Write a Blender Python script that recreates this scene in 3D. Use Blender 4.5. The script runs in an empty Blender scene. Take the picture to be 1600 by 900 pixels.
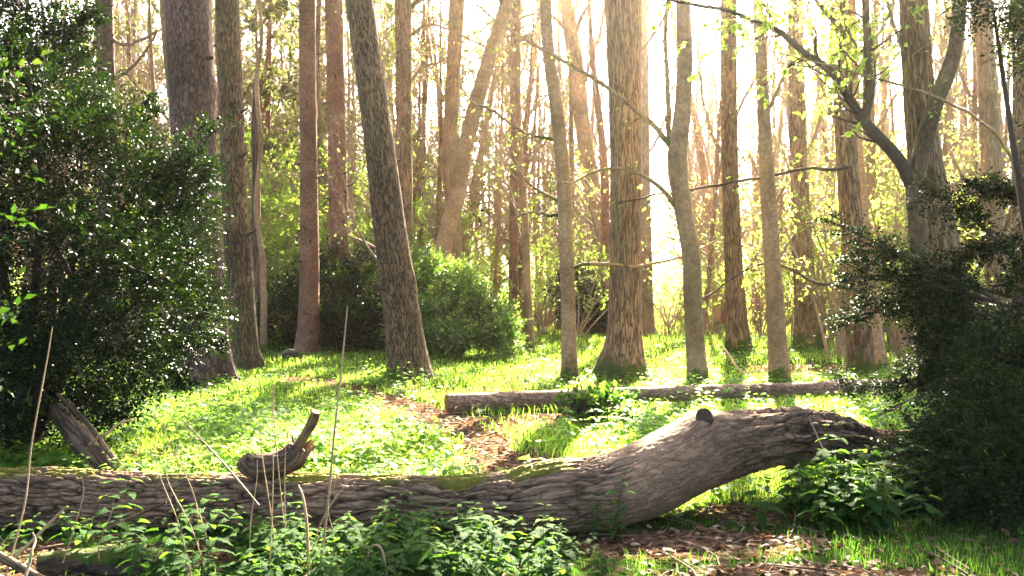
import bpy, math
import numpy as np
from mathutils import Vector

rng = np.random.default_rng(11)
scene = bpy.context.scene
COL = scene.collection

# ------------------------------------------------------------------ camera, sky, sun, exposure
F_PX, CAM_H, HORIZ = 1555.0, 1.45, 450.0
cam_d = bpy.data.cameras.new('camera')
cam = bpy.data.objects.new('camera', cam_d)
COL.objects.link(cam)
cam.location = (0, 0, CAM_H)
cam.rotation_euler = (math.radians(90), 0, 0)
cam_d.sensor_width = 36.0
cam_d.lens = 36.0 * F_PX / 1600.0
cam_d.clip_start = 0.05
cam_d.clip_end = 2000
cam_d.dof.use_dof = True
cam_d.dof.focus_distance = 8.0
cam_d.dof.aperture_fstop = 5.6
scene.camera = cam

SUN_EL, SUN_AZ = math.radians(31), math.radians(12)     # azimuth to the right of the view direction (+Y)
world = bpy.data.worlds.new('World')
scene.world = world
world.use_nodes = True
wn = world.node_tree.nodes
bg = wn['Background']
sky = wn.new('ShaderNodeTexSky')
sky.sky_type = 'NISHITA'
sky.sun_disc = False
sky.sun_elevation = SUN_EL
sky.sun_rotation = SUN_AZ
sky.air_density = 0.45
sky.dust_density = 4.0
sky.ozone_density = 0.3
world.node_tree.links.new(sky.outputs['Color'], bg.inputs['Color'])
bg.inputs['Strength'].default_value = 0.06
sun_d = bpy.data.lights.new('sun', 'SUN')
sun_d.energy = 5.0
sun_d.angle = math.radians(0.8)
sun_d.color = (1.0, 0.88, 0.68)
sun = bpy.data.objects.new('sun', sun_d)
COL.objects.link(sun)
to_sun = Vector((math.sin(SUN_AZ) * math.cos(SUN_EL), math.cos(SUN_AZ) * math.cos(SUN_EL), math.sin(SUN_EL)))
sun.rotation_euler = to_sun.to_track_quat('Z', 'Y').to_euler()
sun.location = (10, 40, 40)
scene.view_settings.view_transform = 'Standard'
scene.view_settings.look = 'None'
scene.view_settings.exposure = 4.5
scene.view_settings.gamma = 1.0
cy = scene.cycles
cy.max_bounces = 6
cy.diffuse_bounces = 3
cy.glossy_bounces = 2
cy.transmission_bounces = 4
cy.volume_bounces = 0
cy.transparent_max_bounces = 4
cy.use_denoising = True
cy.sample_clamp_indirect = 6.0

HAZE_DENSITY = 0.0007
HAZE_COLOR = (1.0, 0.85, 0.68)
HAZE_ANISO = 0.945

# ------------------------------------------------------------------ numpy helpers
def _hash(ix, iy, iz, seed):
    n = (ix * 374761393 + iy * 668265263 + iz * 2147483647 + seed * 1442695041) & 0xFFFFFFFF
    n = ((n ^ (n >> 13)) * 1274126177) & 0xFFFFFFFF
    n = ((n ^ (n >> 16)) * 2246822519) & 0xFFFFFFFF
    return (n & 0xFFFFFF) / float(0xFFFFFF)

def noise3(p, seed=0):
    """smooth value noise in [-1,1]"""
    p = np.asarray(p, float)
    i = np.floor(p).astype(np.int64)
    f = p - i
    f = f * f * (3 - 2 * f)
    r = 0
    for dx in (0, 1):
        for dy in (0, 1):
            for dz in (0, 1):
                w = (f[..., 0] if dx else 1 - f[..., 0]) * (f[..., 1] if dy else 1 - f[..., 1]) * (f[..., 2] if dz else 1 - f[..., 2])
                r = r + w * _hash(i[..., 0] + dx, i[..., 1] + dy, i[..., 2] + dz, seed)
    return r * 2 - 1

def voro_edge(p, seed=0):
    """distance to the nearest cell edge (F2 - F1)"""
    i = np.floor(p).astype(np.int64)
    f1 = np.full(p.shape[:-1], 9.0); f2 = f1.copy()
    for dx in (-1, 0, 1):
        for dy in (-1, 0, 1):
            for dz in (-1, 0, 1):
                c = i + np.array([dx, dy, dz])
                q = np.stack([_hash(c[..., 0], c[..., 1], c[..., 2], seed + k) for k in (1, 2, 3)], -1)
                d = np.linalg.norm(c + q - p, axis=-1)
                f2 = np.minimum(f2, np.maximum(f1, d)); f1 = np.minimum(f1, d)
    return f2 - f1

def fbm(p, seed=0, octv=4, gain=0.5):
    a, s, r = 1.0, 0.0, 0
    p = np.asarray(p, float)
    for o in range(octv):
        r = r + a * noise3(p, seed + o * 17)
        s += a
        a *= gain
        p = p * 2.03 + 5.1
    return r / s

def norm(v):
    return v / np.maximum(np.linalg.norm(v, axis=-1, keepdims=True), 1e-9)

def cr_spline(pts, n):
    """Catmull-Rom through pts (M,k), n samples by arc length of the chord"""
    pts = np.asarray(pts, float)
    M = len(pts)
    d = np.r_[0, np.cumsum(np.linalg.norm(np.diff(pts[:, :3], axis=0), axis=1))]
    t = np.linspace(0, d[-1], n)
    i = np.clip(np.searchsorted(d, t, side='right') - 1, 0, M - 2)
    u = ((t - d[i]) / (d[i + 1] - d[i]))[:, None]
    ext = np.vstack([2 * pts[0] - pts[1], pts, 2 * pts[-1] - pts[-2]])
    p0, p1, p2, p3 = ext[i], ext[i + 1], ext[i + 2], ext[i + 3]
    return 0.5 * ((2 * p1) + (-p0 + p2) * u + (2 * p0 - 5 * p1 + 4 * p2 - p3) * u ** 2 + (-p0 + 3 * p1 - 3 * p2 + p3) * u ** 3)

def P(px, py, d):
    """a point of the place, d metres in front of the camera"""
    return np.array([(px - 800.0) * d / F_PX, d, CAM_H - (py - HORIZ) * d / F_PX])

def GD(py):
    return F_PX * CAM_H / (py - HORIZ)

def gh(x, y):
    x = np.asarray(x, float); y = np.asarray(y, float)
    p = np.stack([x * 0.35, y * 0.35, np.zeros_like(x)], -1)
    q = np.stack([x * 1.3, y * 1.3, np.ones_like(x)], -1)
    return 0.05 * noise3(p, 3) + 0.015 * noise3(q, 4)

def G(px, py):
    d = GD(py)
    x = (px - 800.0) * d / F_PX
    return np.array([x, d, float(gh(x, d))])

class MB:
    """collects vertices and faces; build() links them as ONE mesh object"""
    def __init__(s):
        s.v, s.q, s.t, s.bc, s.rnd, s.n = [], [], [], [], [], 0
    def add(s, v, q=None, t=None, bc=None, rnd=None):
        v = np.asarray(v, float).reshape(-1, 3)
        s.v.append(v)
        if q is not None and len(q): s.q.append(np.asarray(q, np.int64).reshape(-1, 4) + s.n)
        if t is not None and len(t): s.t.append(np.asarray(t, np.int64).reshape(-1, 3) + s.n)
        s.bc.append(v if bc is None else np.asarray(bc, float).reshape(-1, 3))
        s.rnd.append(np.zeros(len(v)) if rnd is None else np.broadcast_to(np.asarray(rnd, float), (len(v),)))
        s.n += len(v)
    def mesh(s, name, mat, smooth=True):
        me = bpy.data.meshes.new(name)
        v = np.concatenate(s.v)
        q = np.concatenate(s.q) if s.q else np.zeros((0, 4), np.int64)
        t = np.concatenate(s.t) if s.t else np.zeros((0, 3), np.int64)
        me.vertices.add(len(v))
        me.vertices.foreach_set('co', v.astype(np.float32).ravel())
        li = np.concatenate([q.ravel(), t.ravel()]).astype(np.int32)
        me.loops.add(len(li))
        me.loops.foreach_set('vertex_index', li)
        me.polygons.add(len(q) + len(t))
        ls = np.concatenate([np.arange(len(q)) * 4, len(q) * 4 + np.arange(len(t)) * 3]).astype(np.int32)
        me.polygons.foreach_set('loop_start', ls)
        me.polygons.foreach_set('use_smooth', np.full(len(q) + len(t), smooth))
        me.update(calc_edges=True)
        a = me.attributes.new('bc', 'FLOAT_VECTOR', 'POINT')
        a.data.foreach_set('vector', np.concatenate(s.bc).astype(np.float32).ravel())
        a = me.attributes.new('rnd', 'FLOAT', 'POINT')
        a.data.foreach_set('value', np.concatenate(s.rnd).astype(np.float32))
        if isinstance(mat, (list, tuple)):
            for m in mat: me.materials.append(m)
        else:
            me.materials.append(mat)
        return me
    def build(s, name, mat, parent=None, loc=None, smooth=True):
        return link(name, s.mesh(name, mat, smooth), parent, loc)

def link(name, me, parent=None, loc=None):
    o = bpy.data.objects.new(name, me)
    COL.objects.link(o)
    if parent is not None: o.parent = parent
    if loc is not None: o.location = loc
    return o

def tag(o, label=None, cat=None, group=None, kind=None):
    if label: o['label'] = label
    if cat: o['category'] = cat
    if group: o['group'] = group
    if kind: o['kind'] = kind
    return o

def thing(name, label, cat, loc=(0, 0, 0), rz=0.0, group=None):
    o = bpy.data.objects.new(name, None)
    o.empty_display_size = 0.2
    COL.objects.link(o)
    o.location = loc
    o.rotation_euler = (0, 0, rz)
    return tag(o, label, cat, group)

def dup(root, loc, rz, sc=1.0, label=None, group=None):
    r = root.copy(); COL.objects.link(r)
    r.location = loc; r.rotation_euler = (0, 0, rz); r.scale = (sc, sc, sc)
    if label: r['label'] = label
    if group: r['group'] = group
    for ch in list(root.children):
        c = ch.copy(); COL.objects.link(c); c.parent = r
    return r

# ------------------------------------------------------------------ tubes, branches, leaves
def tubes(mb, Pa, Ra, sides=5, cap=False, rnd=None, rough=0.0, seed=0):
    """Pa (T,K,3), Ra (T,K): T tubes at once"""
    T, K = Ra.shape
    tan = np.empty_like(Pa)
    tan[:, 1:-1] = Pa[:, 2:] - Pa[:, :-2]
    tan[:, 0] = Pa[:, 1] - Pa[:, 0]
    tan[:, -1] = Pa[:, -1] - Pa[:, -2]
    tan = norm(tan)
    mean = norm(Pa[:, -1] - Pa[:, 0])
    ref = np.where(np.abs(mean[:, 1:2]) < 0.8, np.array([[0, 1.0, 0]]), np.array([[1.0, 0, 0]]))
    ref = np.repeat(ref[:, None, :], K, 1)
    e1 = norm(ref - (ref * tan).sum(-1, keepdims=True) * tan)
    e2 = np.cross(tan, e1)
    th = np.linspace(0, 2 * np.pi, sides, endpoint=False)
    c, s_ = np.cos(th), np.sin(th)
    R = Ra[:, :, None]
    L = np.concatenate([np.zeros((T, 1)), np.cumsum(np.linalg.norm(np.diff(Pa, axis=1), axis=2), axis=1)], 1)
    bc = np.stack([R * c, R * s_, np.broadcast_to(L[:, :, None], (T, K, sides))], -1)
    if rough:
        R = R * (1 + rough * fbm(bc / np.maximum(R[..., None], 1e-4) * np.array([.9, .9, .5]) + seed * 3.3, seed, 3))
    v = Pa[:, :, None, :] + e1[:, :, None, :] * (R * c)[..., None] + e2[:, :, None, :] * (R * s_)[..., None]
    off = rng.uniform(0, 50, (T, 1, 1, 3)) * np.array([1, 1, 0])
    a = (np.arange(T)[:, None, None] * K + np.arange(K - 1)[None, :, None]) * sides
    j = np.arange(sides); j1 = (j + 1) % sides
    q = np.stack([a + j, a + j1, a + sides + j1, a + sides + j], -1).reshape(-1, 4)
    r = 0.0 if rnd is None else np.repeat(np.asarray(rnd, float), K * sides)
    mb.add(v.reshape(-1, 3), q, bc=(bc + off).reshape(-1, 3), rnd=r)
    if cap:
        for e in (0, K - 1):
            base = (np.arange(T) * K + e) * sides
            cen = Pa[:, e]
            n0 = mb.n
            vv = v[:, e].reshape(-1, 3)
            tri = []
            for ti in range(T):
                for k in range(sides):
                    tri.append((ti * sides + k, ti * sides + (k + 1) % sides, T * sides + ti))
            mb.add(np.vstack([vv, cen]), t=tri, bc=np.vstack([vv, cen]) * 3 + 60, rnd=1.0)

def grow(Pp, Rp, Lp, n, t0, t1, ang, lf, rf, K=6, up=0.05, wob=0.12, rmin=0.0015, taper=0.85):
    T, Kp = Rp.shape
    w = Lp / Lp.sum()
    idx = rng.choice(T, n, p=w)
    t = rng.uniform(t0, t1, n)
    f = t * (Kp - 1); i = np.minimum(f.astype(int), Kp - 2); fr = (f - i)[:, None]
    base = Pp[idx, i] * (1 - fr) + Pp[idx, i + 1] * fr
    tan = norm(Pp[idx, i + 1] - Pp[idx, i])
    rad = Rp[idx, i] * (1 - fr[:, 0]) + Rp[idx, i + 1] * fr[:, 0]
    perp = norm(np.cross(tan, rng.normal(size=(n, 3))))
    a = np.radians(ang) * rng.uniform(0.75, 1.3, n)[:, None]
    d = np.cos(a) * tan + np.sin(a) * perp
    L = Lp[idx] * lf * (1 - 0.55 * t) * rng.uniform(0.55, 1.35, n)
    pos = base.copy()
    Pa = np.empty((n, K, 3)); Pa[:, 0] = pos
    for k in range(1, K):
        d = norm(d + np.array([0, 0, up]) + wob * rng.normal(size=(n, 3)))
        pos = pos + d * (L / (K - 1))[:, None]
        Pa[:, k] = pos
    r0 = np.maximum(rad * rf * rng.uniform(0.6, 1.0, n), rmin)
    Ra = np.maximum(r0[:, None] * (1 - taper * np.linspace(0, 1, K)[None]), rmin * 0.6)
    return Pa, Ra, L

def on_paths(Pa, n, t0=0.2, t1=1.0):
    T, K = Pa.shape[:2]
    idx = rng.integers(0, T, n)
    t = rng.uniform(t0, t1, n)
    f = t * (K - 1); i = np.minimum(f.astype(int), K - 2); fr = (f - i)[:, None]
    return Pa[idx, i] * (1 - fr) + Pa[idx, i + 1] * fr, norm(Pa[idx, i + 1] - Pa[idx, i])

LEAF2 = (np.array([[0, 0, 0], [-0.5, 0.42, 0.1], [0.5, 0.42, 0.1], [0, 1, -0.06]], float), None, [(0, 3, 1), (0, 2, 3)])
def leaf_oval():
    v, q, t = [], [], []
    ys = [0.0, 0.22, 0.5, 0.78, 1.0]; ws = [0.03, 0.38, 0.5, 0.33, 0.0]
    for y, w in zip(ys, ws):
        v += [(-w, y, 0.18 * w - 0.12 * y * y), (0, y, -0.12 * y * y), (w, y, 0.18 * w - 0.12 * y * y)]
    for k in range(4):
        a = k * 3
        q += [(a, a + 1, a + 4, a + 3), (a + 1, a + 2, a + 5, a + 4)]
    return (np.array(v, float), q, None)
LEAFO = leaf_oval()
def leaf_nettle(n=9):
    v, q = [], []
    for k in range(n + 1):
        y = k / n
        prof = 0.62 * (y ** 0.42) * (1 - y) ** 0.78 * 1.35 if 0 < k < n else (0.10 if k == 0 else 0.0)
        tooth = 1.10 if k % 2 else 0.82
        w = prof * tooth * 0.62 + (0.16 if k == 1 else 0)
        z = -0.42 * y * y + 0.02 * (k % 2)
        v += [(-w, y - (0.05 if k % 2 else -0.02), z + 0.22 * w), (0, y, z), (w, y - (0.05 if k % 2 else -0.02), z + 0.22 * w)]
    for k in range(n):
        a = k * 3
        q += [(a, a + 1, a + 4, a + 3), (a + 1, a + 2, a + 5, a + 4)]
    return (np.array(v, float), q, None)
LEAFN = leaf_nettle(10)
LEAFN_LOW = leaf_nettle(5)

def place_leaves(mb, pos, d, up, L, W, tmpl=LEAF2, rnd=None):
    """leaf k has its base at pos, its tip along d, its upper face towards up"""
    v, q, t = tmpl
    N = len(pos); m = len(v)
    y = norm(d)
    x = norm(np.cross(y, up) + 1e-6)
    z = np.cross(x, y)
    L = np.broadcast_to(np.asarray(L, float), (N,)); W = np.broadcast_to(np.asarray(W, float), (N,))
    V = pos[:, None] + x[:, None] * (v[None, :, 0:1] * W[:, None, None]) + y[:, None] * (v[None, :, 1:2] * L[:, None, None]) + z[:, None] * (v[None, :, 2:3] * L[:, None, None])
    o = (np.arange(N) * m)[:, None, None]
    Q = (np.asarray(q)[None] + o).reshape(-1, 4) if q is not None else None
    Tt = (np.asarray(t)[None] + o).reshape(-1, 3) if t is not None else None
    r = rng.random(N) if rnd is None else np.broadcast_to(rnd, (N,))
    mb.add(V.reshape(-1, 3), Q, Tt, rnd=np.repeat(r, m), bc=np.tile(v, (N, 1)))

def sprigs(mb, pos, d, n_leaf, slen, leaf, aspect=0.45, tmpl=LEAF2, flat=0.0, tip_light=0.2, jitter=0.5, base_rnd=None):
    """short twigs, each with n_leaf leaves set alternately"""
    N = len(pos)
    d = norm(d)
    up0 = norm(np.array([0, 0, 1.0]) + (1 - flat) * 0.7 * rng.normal(size=(N, 3)))
    side = norm(np.cross(d, up0))
    nrm = np.cross(side, d)
    sl = slen * rng.uniform(0.6, 1.3, N)
    br = rng.uniform(0, 0.7, N) if base_rnd is None else base_rnd
    light = rng.random(N) < tip_light
    for k in range(n_leaf):
        s = (k + 0.5) / n_leaf
        p = pos + d * (sl * s)[:, None]
        sg = 1 if k % 2 else -1
        last = 1.0 if k == n_leaf - 1 else 0.0
        dd = norm(d * (0.5 + last) + side * sg * (0.9 - 0.8 * last) + nrm * 0.15 + jitter * 0.5 * rng.normal(size=(N, 3)))
        nn = norm(nrm + jitter * rng.normal(size=(N, 3)))
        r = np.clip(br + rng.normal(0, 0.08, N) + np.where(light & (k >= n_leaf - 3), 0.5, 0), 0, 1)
        Lf = leaf * rng.uniform(0.5, 1.4, N)
        place_leaves(mb, p, dd, nn, Lf, Lf * aspect, tmpl, r)

def lobes_surface(lobes, n, inner=0.25, bump=0.22, keep=0.8, zmin=0.0, seed=0, gap=-.32):
    """points through the outer shell of a union of ellipsoids, with an uneven outline"""
    lobes = np.asarray(lobes, float)
    area = (lobes[:, 3] * lobes[:, 4] + lobes[:, 3] * lobes[:, 5] + lobes[:, 4] * lobes[:, 5])
    out_p, out_d, tot = [], [], 0
    while tot < n:
        m = n * 2
        i = rng.choice(len(lobes), m, p=area / area.sum())
        u = norm(rng.normal(size=(m, 3)))
        c, r = lobes[i, :3], lobes[i, 3:6]
        k = 1 - np.abs(rng.normal(0, inner, m))
        k = np.clip(k, 0.2, 1) * (1 + bump * fbm(u * 2.2 + i[:, None] * 7.7, seed, 3) * 1.6)
        p = c + u * r * k[:, None]
        ok = p[:, 2] > zmin
        for j in range(len(lobes)):
            dd = np.linalg.norm((p - lobes[j, :3]) / lobes[j, 3:6], axis=1)
            ok &= ~((dd < keep) & (i != j) & (rng.random(m) < 0.85))
        # gaps
        ok &= fbm(p * 2.6, seed + 5, 2) > gap
        out_p.append(p[ok]); out_d.append(norm(u[ok] / r[ok])); tot += ok.sum()
    return np.concatenate(out_p)[:n], np.concatenate(out_d)[:n]

# ------------------------------------------------------------------ materials
def new_mat(name):
    m = bpy.data.materials.new(name)
    m.use_nodes = True
    nt = m.node_tree
    nt.nodes.clear()
    out = nt.nodes.new('ShaderNodeOutputMaterial')
    return m, nt, out

def N_(nt, typ, **kw):
    n = nt.nodes.new(typ)
    for k, v in kw.items():
        if k.startswith('_'):
            n.inputs[k[1:].replace('_', ' ')].default_value = v
        else:
            setattr(n, k, v)
    return n

def ramp(nt, stops):
    r = nt.nodes.new('ShaderNodeValToRGB')
    e = r.color_ramp.elements
    while len(e) < len(stops): e.new(0.5)
    for k, (p, c) in enumerate(stops):
        e[k].position = p
        e[k].color = (*c, 1) if len(c) == 3 else c
    return r

def mixc(nt, a, b, fac, blend='MIX'):
    m = nt.nodes.new('ShaderNodeMix')
    m.data_type = 'RGBA'; m.blend_type = blend
    for sock, val in ((m.inputs[0], fac), (m.inputs[6], a), (m.inputs[7], b)):
        if isinstance(val, bpy.types.NodeSocket): nt.links.new(val, sock)
        elif isinstance(val, (int, float)): sock.default_value = val
        else: sock.default_value = (*val, 1)
    return m.outputs[2]

def math_(nt, op, a, b=None, c=None, clamp=False):
    m = nt.nodes.new('ShaderNodeMath'); m.operation = op; m.use_clamp = clamp
    for k, val in enumerate((a, b, c)):
        if val is None: continue
        if isinstance(val, bpy.types.NodeSocket): nt.links.new(val, m.inputs[k])
        else: m.inputs[k].default_value = val
    return m.outputs[0]

def bark_mat(name, groove, c1, c2, su=14, along=0.3, bump=0.02, plate=1.0, moss_h=0.0, moss_top=0.0, moss=(0.07, 0.10, 0.012),
             tint=None, rough=0.9, end=None, algae=0.0, cells=0.0, warp=1.3, log=False):
    m, nt, out = new_mat(name)
    L = nt.links
    at = N_(nt, 'ShaderNodeAttribute', attribute_name='bc')
    vm = N_(nt, 'ShaderNodeVectorMath', operation='MULTIPLY')
    L.new(at.outputs['Vector'], vm.inputs[0]); vm.inputs[1].default_value = (su, su, su * along)
    nd = N_(nt, 'ShaderNodeTexNoise', _Scale=0.9, _Detail=5.0, _Roughness=0.6)
    L.new(vm.outputs[0], nd.inputs['Vector'])
    vd = N_(nt, 'ShaderNodeVectorMath', operation='MULTIPLY_ADD')
    L.new(nd.outputs['Color'], vd.inputs[0]); vd.inputs[1].default_value = (warp, warp, warp * 1.4); L.new(vm.outputs[0], vd.inputs[2])
    n1 = N_(nt, 'ShaderNodeTexNoise', _Scale=0.62, _Detail=5.0, _Roughness=0.55)
    L.new(vd.outputs[0], n1.inputs['Vector'])
    rg = math_(nt, 'ABSOLUTE', math_(nt, 'SUBTRACT', n1.outputs['Fac'], 0.5))
    g1 = N_(nt, 'ShaderNodeMapRange', _From_Min=0.0, _From_Max=0.085)
    L.new(rg, g1.inputs['Value'])
    vo = N_(nt, 'ShaderNodeTexVoronoi', feature='DISTANCE_TO_EDGE', _Scale=0.8)
    L.new(vd.outputs[0], vo.inputs['Vector'])
    g2 = N_(nt, 'ShaderNodeMapRange', _From_Min=0.0, _From_Max=0.16, _To_Min=1 - cells)
    L.new(vo.outputs['Distance'], g2.inputs['Value'])
    g3 = math_(nt, 'MULTIPLY_ADD', g1.outputs['Result'], 1 - 0.75 * cells, 0.75 * cells)
    gr0 = math_(nt, 'MULTIPLY', g2.outputs['Result'], g3)
    class gr: outputs = {'Result': gr0}
    nf = N_(nt, 'ShaderNodeTexNoise', _Scale=3.2, _Detail=5.0, _Roughness=0.65)
    L.new(vd.outputs[0], nf.inputs['Vector'])
    nl = N_(nt, 'ShaderNodeTexNoise', _Scale=2.3, _Detail=4.0, _Roughness=0.6)
    L.new(at.outputs['Vector'], nl.inputs['Vector'])
    fine = ramp(nt, [(0.3, (0, 0, 0)), (0.7, (1, 1, 1))]); L.new(nf.outputs['Fac'], fine.inputs['Fac'])
    large = ramp(nt, [(0.35, (0, 0, 0)), (0.65, (1, 1, 1))]); L.new(nl.outputs['Fac'], large.inputs['Fac'])
    col = mixc(nt, c1, c2, fine.outputs['Color'])
    if tint is not None:
        col = mixc(nt, col, tint, math_(nt, 'MULTIPLY', large.outputs['Color'], 0.65))
    g = math_(nt, 'MULTIPLY_ADD', gr.outputs['Result'], plate, 1 - plate, clamp=True)
    col = mixc(nt, groove, col, g)
    h = math_(nt, 'MULTIPLY_ADD', nf.outputs['Fac'], 0.35, math_(nt, 'MULTIPLY', g, 0.65))
    if algae:
        ng = N_(nt, 'ShaderNodeTexNoise', _Scale=0.9, _Detail=2.0); L.new(at.outputs['Vector'], ng.inputs['Vector'])
        fa = N_(nt, 'ShaderNodeMapRange', _From_Min=0.45, _From_Max=0.65, _To_Max=algae); L.new(ng.outputs['Fac'], fa.inputs['Value'])
        col = mixc(nt, col, (0.10, 0.115, 0.03), fa.outputs['Result'])
    if moss_h or moss_top:
        nm = N_(nt, 'ShaderNodeTexNoise', _Scale=5.0, _Detail=5.0, _Roughness=0.7)
        L.new(at.outputs['Vector'], nm.inputs['Vector'])
        ge = N_(nt, 'ShaderNodeNewGeometry')
        sx = N_(nt, 'ShaderNodeSeparateXYZ')
        if moss_h:
            L.new(at.outputs['Vector'], sx.inputs[0])
            a = math_(nt, 'SUBTRACT', 1.0, math_(nt, 'DIVIDE', sx.outputs['Z'], moss_h))
            f = math_(nt, 'MULTIPLY_ADD', a, 0.55, nm.outputs['Fac'])
            mf = N_(nt, 'ShaderNodeMapRange', _From_Min=0.68, _From_Max=0.80); L.new(f, mf.inputs['Value'])
        else:
            L.new(ge.outputs['Normal'], sx.inputs[0])
            nb = N_(nt, 'ShaderNodeTexNoise', _Scale=1.5, _Detail=2.0); L.new(ge.outputs['Position'], nb.inputs['Vector'])
            f = math_(nt, 'ADD', math_(nt, 'MULTIPLY_ADD', sx.outputs['Z'], 0.45, math_(nt, 'MULTIPLY', nm.outputs['Fac'], 0.35)), math_(nt, 'MULTIPLY', nb.outputs['Fac'], 0.7))
            mf = N_(nt, 'ShaderNodeMapRange', _From_Min=1.02 - moss_top, _From_Max=1.10 - moss_top); L.new(f, mf.inputs['Value'])
        nmf = N_(nt, 'ShaderNodeTexNoise', _Scale=90.0, _Detail=2.0); L.new(at.outputs['Vector'], nmf.inputs['Vector'])
        mc = mixc(nt, tuple(x * 0.5 for x in moss), tuple(min(1, x * 1.6) for x in moss), nmf.outputs['Fac'])
        col = mixc(nt, col, mc, mf.outputs['Result'])
        h = math_(nt, 'ADD', h, math_(nt, 'MULTIPLY', mf.outputs['Result'], math_(nt, 'MULTIPLY', nmf.outputs['Fac'], 0.6)))
    if end is not None:
        ar = N_(nt, 'ShaderNodeAttribute', attribute_name='rnd')
        col = mixc(nt, col, mixc(nt, tuple(x * 0.5 for x in end), end, nf.outputs['Fac']), ar.outputs['Fac'])
    if log:
        ac = N_(nt, 'ShaderNodeAttribute', attribute_name='crack')
        col = mixc(nt, col, (0.010, 0.006, 0.004), math_(nt, 'MULTIPLY', ac.outputs['Fac'], 0.92))
        am = N_(nt, 'ShaderNodeAttribute', attribute_name='mossy')
        nmf = N_(nt, 'ShaderNodeTexNoise', _Scale=110.0, _Detail=3.0); L.new(at.outputs['Vector'], nmf.inputs['Vector'])
        mc = mixc(nt, (0.07, 0.07, 0.008), (0.30, 0.27, 0.035), nmf.outputs['Fac'])
        col = mixc(nt, col, mc, am.outputs['Fac'])
        h = math_(nt, 'ADD', h, math_(nt, 'MULTIPLY', am.outputs['Fac'], math_(nt, 'MULTIPLY', nmf.outputs['Fac'], 1.2)))
    # uneven weathering over the stem
    nw = N_(nt, 'ShaderNodeTexNoise', _Scale=1.1, _Detail=4.0, _Roughness=0.6); L.new(at.outputs['Vector'], nw.inputs['Vector'])
    wr = ramp(nt, [(0.32, (0.58, 0.56, 0.54)), (0.5, (0.95, 0.95, 0.95)), (0.68, (1.25, 1.2, 1.12))]); L.new(nw.outputs['Fac'], wr.inputs['Fac'])
    col = mixc(nt, col, wr.outputs['Color'], 1.0, 'MULTIPLY')
    bp = N_(nt, 'ShaderNodeBump', _Strength=1.0, _Distance=bump)
    L.new(h, bp.inputs['Height'])
    pr = N_(nt, 'ShaderNodeBsdfPrincipled', _Roughness=rough)
    pr.inputs['Specular IOR Level'].default_value = 0.25
    L.new(col, pr.inputs['Base Color']); L.new(bp.outputs['Normal'], pr.inputs['Normal'])
    L.new(pr.outputs['BSDF'], out.inputs['Surface'])
    return m

def leaf_mat(name, stops, tr_stops, tr=0.45, rough=0.45, spec=0.5, vein=False):
    m, nt, out = new_mat(name)
    L = nt.links
    at = N_(nt, 'ShaderNodeAttribute', attribute_name='rnd')
    r1 = ramp(nt, stops); r2 = ramp(nt, tr_stops)
    L.new(at.outputs['Fac'], r1.inputs['Fac']); L.new(at.outputs['Fac'], r2.inputs['Fac'])
    pr = N_(nt, 'ShaderNodeBsdfPrincipled', _Roughness=rough)
    pr.inputs['Specular IOR Level'].default_value = spec
    c1 = r1.outputs['Color']
    if vein:
        bcn = N_(nt, 'ShaderNodeAttribute', attribute_name='bc')
        sx = N_(nt, 'ShaderNodeSeparateXYZ'); L.new(bcn.outputs['Vector'], sx.inputs[0])
        ax = math_(nt, 'ABSOLUTE', sx.outputs['X'])
        w = math_(nt, 'SINE', math_(nt, 'MULTIPLY', math_(nt, 'SUBTRACT', sx.outputs['Y'], math_(nt, 'MULTIPLY', ax, 0.8)), 48.0))
        mid = math_(nt, 'LESS_THAN', ax, 0.018)
        vf = math_(nt, 'MAXIMUM', math_(nt, 'MULTIPLY', math_(nt, 'GREATER_THAN', w, 0.82), 0.5), mid)
        c1 = mixc(nt, c1, tuple(min(1, x * 1.5) for x in stops[-1][1]), math_(nt, 'MULTIPLY', vf, 0.45))
        bp = N_(nt, 'ShaderNodeBump', _Strength=0.6, _Distance=0.004)
        L.new(w, bp.inputs['Height']); L.new(bp.outputs['Normal'], pr.inputs['Normal'])
    L.new(c1, pr.inputs['Base Color'])
    tl = N_(nt, 'ShaderNodeBsdfTranslucent'); L.new(r2.outputs['Color'], tl.inputs['Color'])
    mx = N_(nt, 'ShaderNodeMixShader'); mx.inputs[0].default_value = tr
    L.new(pr.outputs['BSDF'], mx.inputs[1]); L.new(tl.outputs['BSDF'], mx.inputs[2])
    L.new(mx.outputs[0], out.inputs['Surface'])
    return m

M = {}
M['pine'] = bark_mat('pine_bark', (0.022, 0.011, 0.007), (0.16, 0.085, 0.052), (0.30, 0.18, 0.12), su=21, along=0.4, bump=0.03, tint=(0.17, 0.09, 0.055), cells=0.8, warp=2.2)
M['red_pine'] = bark_mat('red_pine_bark', (0.04, 0.016, 0.008), (0.25, 0.115, 0.055), (0.42, 0.23, 0.125), su=34, along=0.4, bump=0.015, plate=0.85, tint=(0.22, 0.10, 0.06), cells=0.7, warp=2.0)
M['rough'] = bark_mat('rough_bark', (0.012, 0.008, 0.004), (0.14, 0.085, 0.04), (0.29, 0.18, 0.085), su=42, along=0.22, bump=0.03, algae=0.25, moss_h=0.35)
M['oak'] = bark_mat('oak_bark', (0.055, 0.03, 0.013), (0.26, 0.155, 0.075), (0.44, 0.28, 0.145), su=48, along=0.10, bump=0.025, algae=0.3, moss_h=0.8)
M['smooth'] = bark_mat('smooth_bark', (0.09, 0.05, 0.022), (0.27, 0.155, 0.068), (0.44, 0.265, 0.125), su=15, along=1.2, bump=0.014, plate=0.45, algae=0.22, moss_h=0.6, tint=(0.45, 0.30, 0.16))
M['brown'] = bark_mat('brown_bark', (0.03, 0.018, 0.009), (0.10, 0.062, 0.03), (0.19, 0.12, 0.06), su=22, along=0.5, bump=0.014, plate=0.6, algae=0.3)
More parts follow.
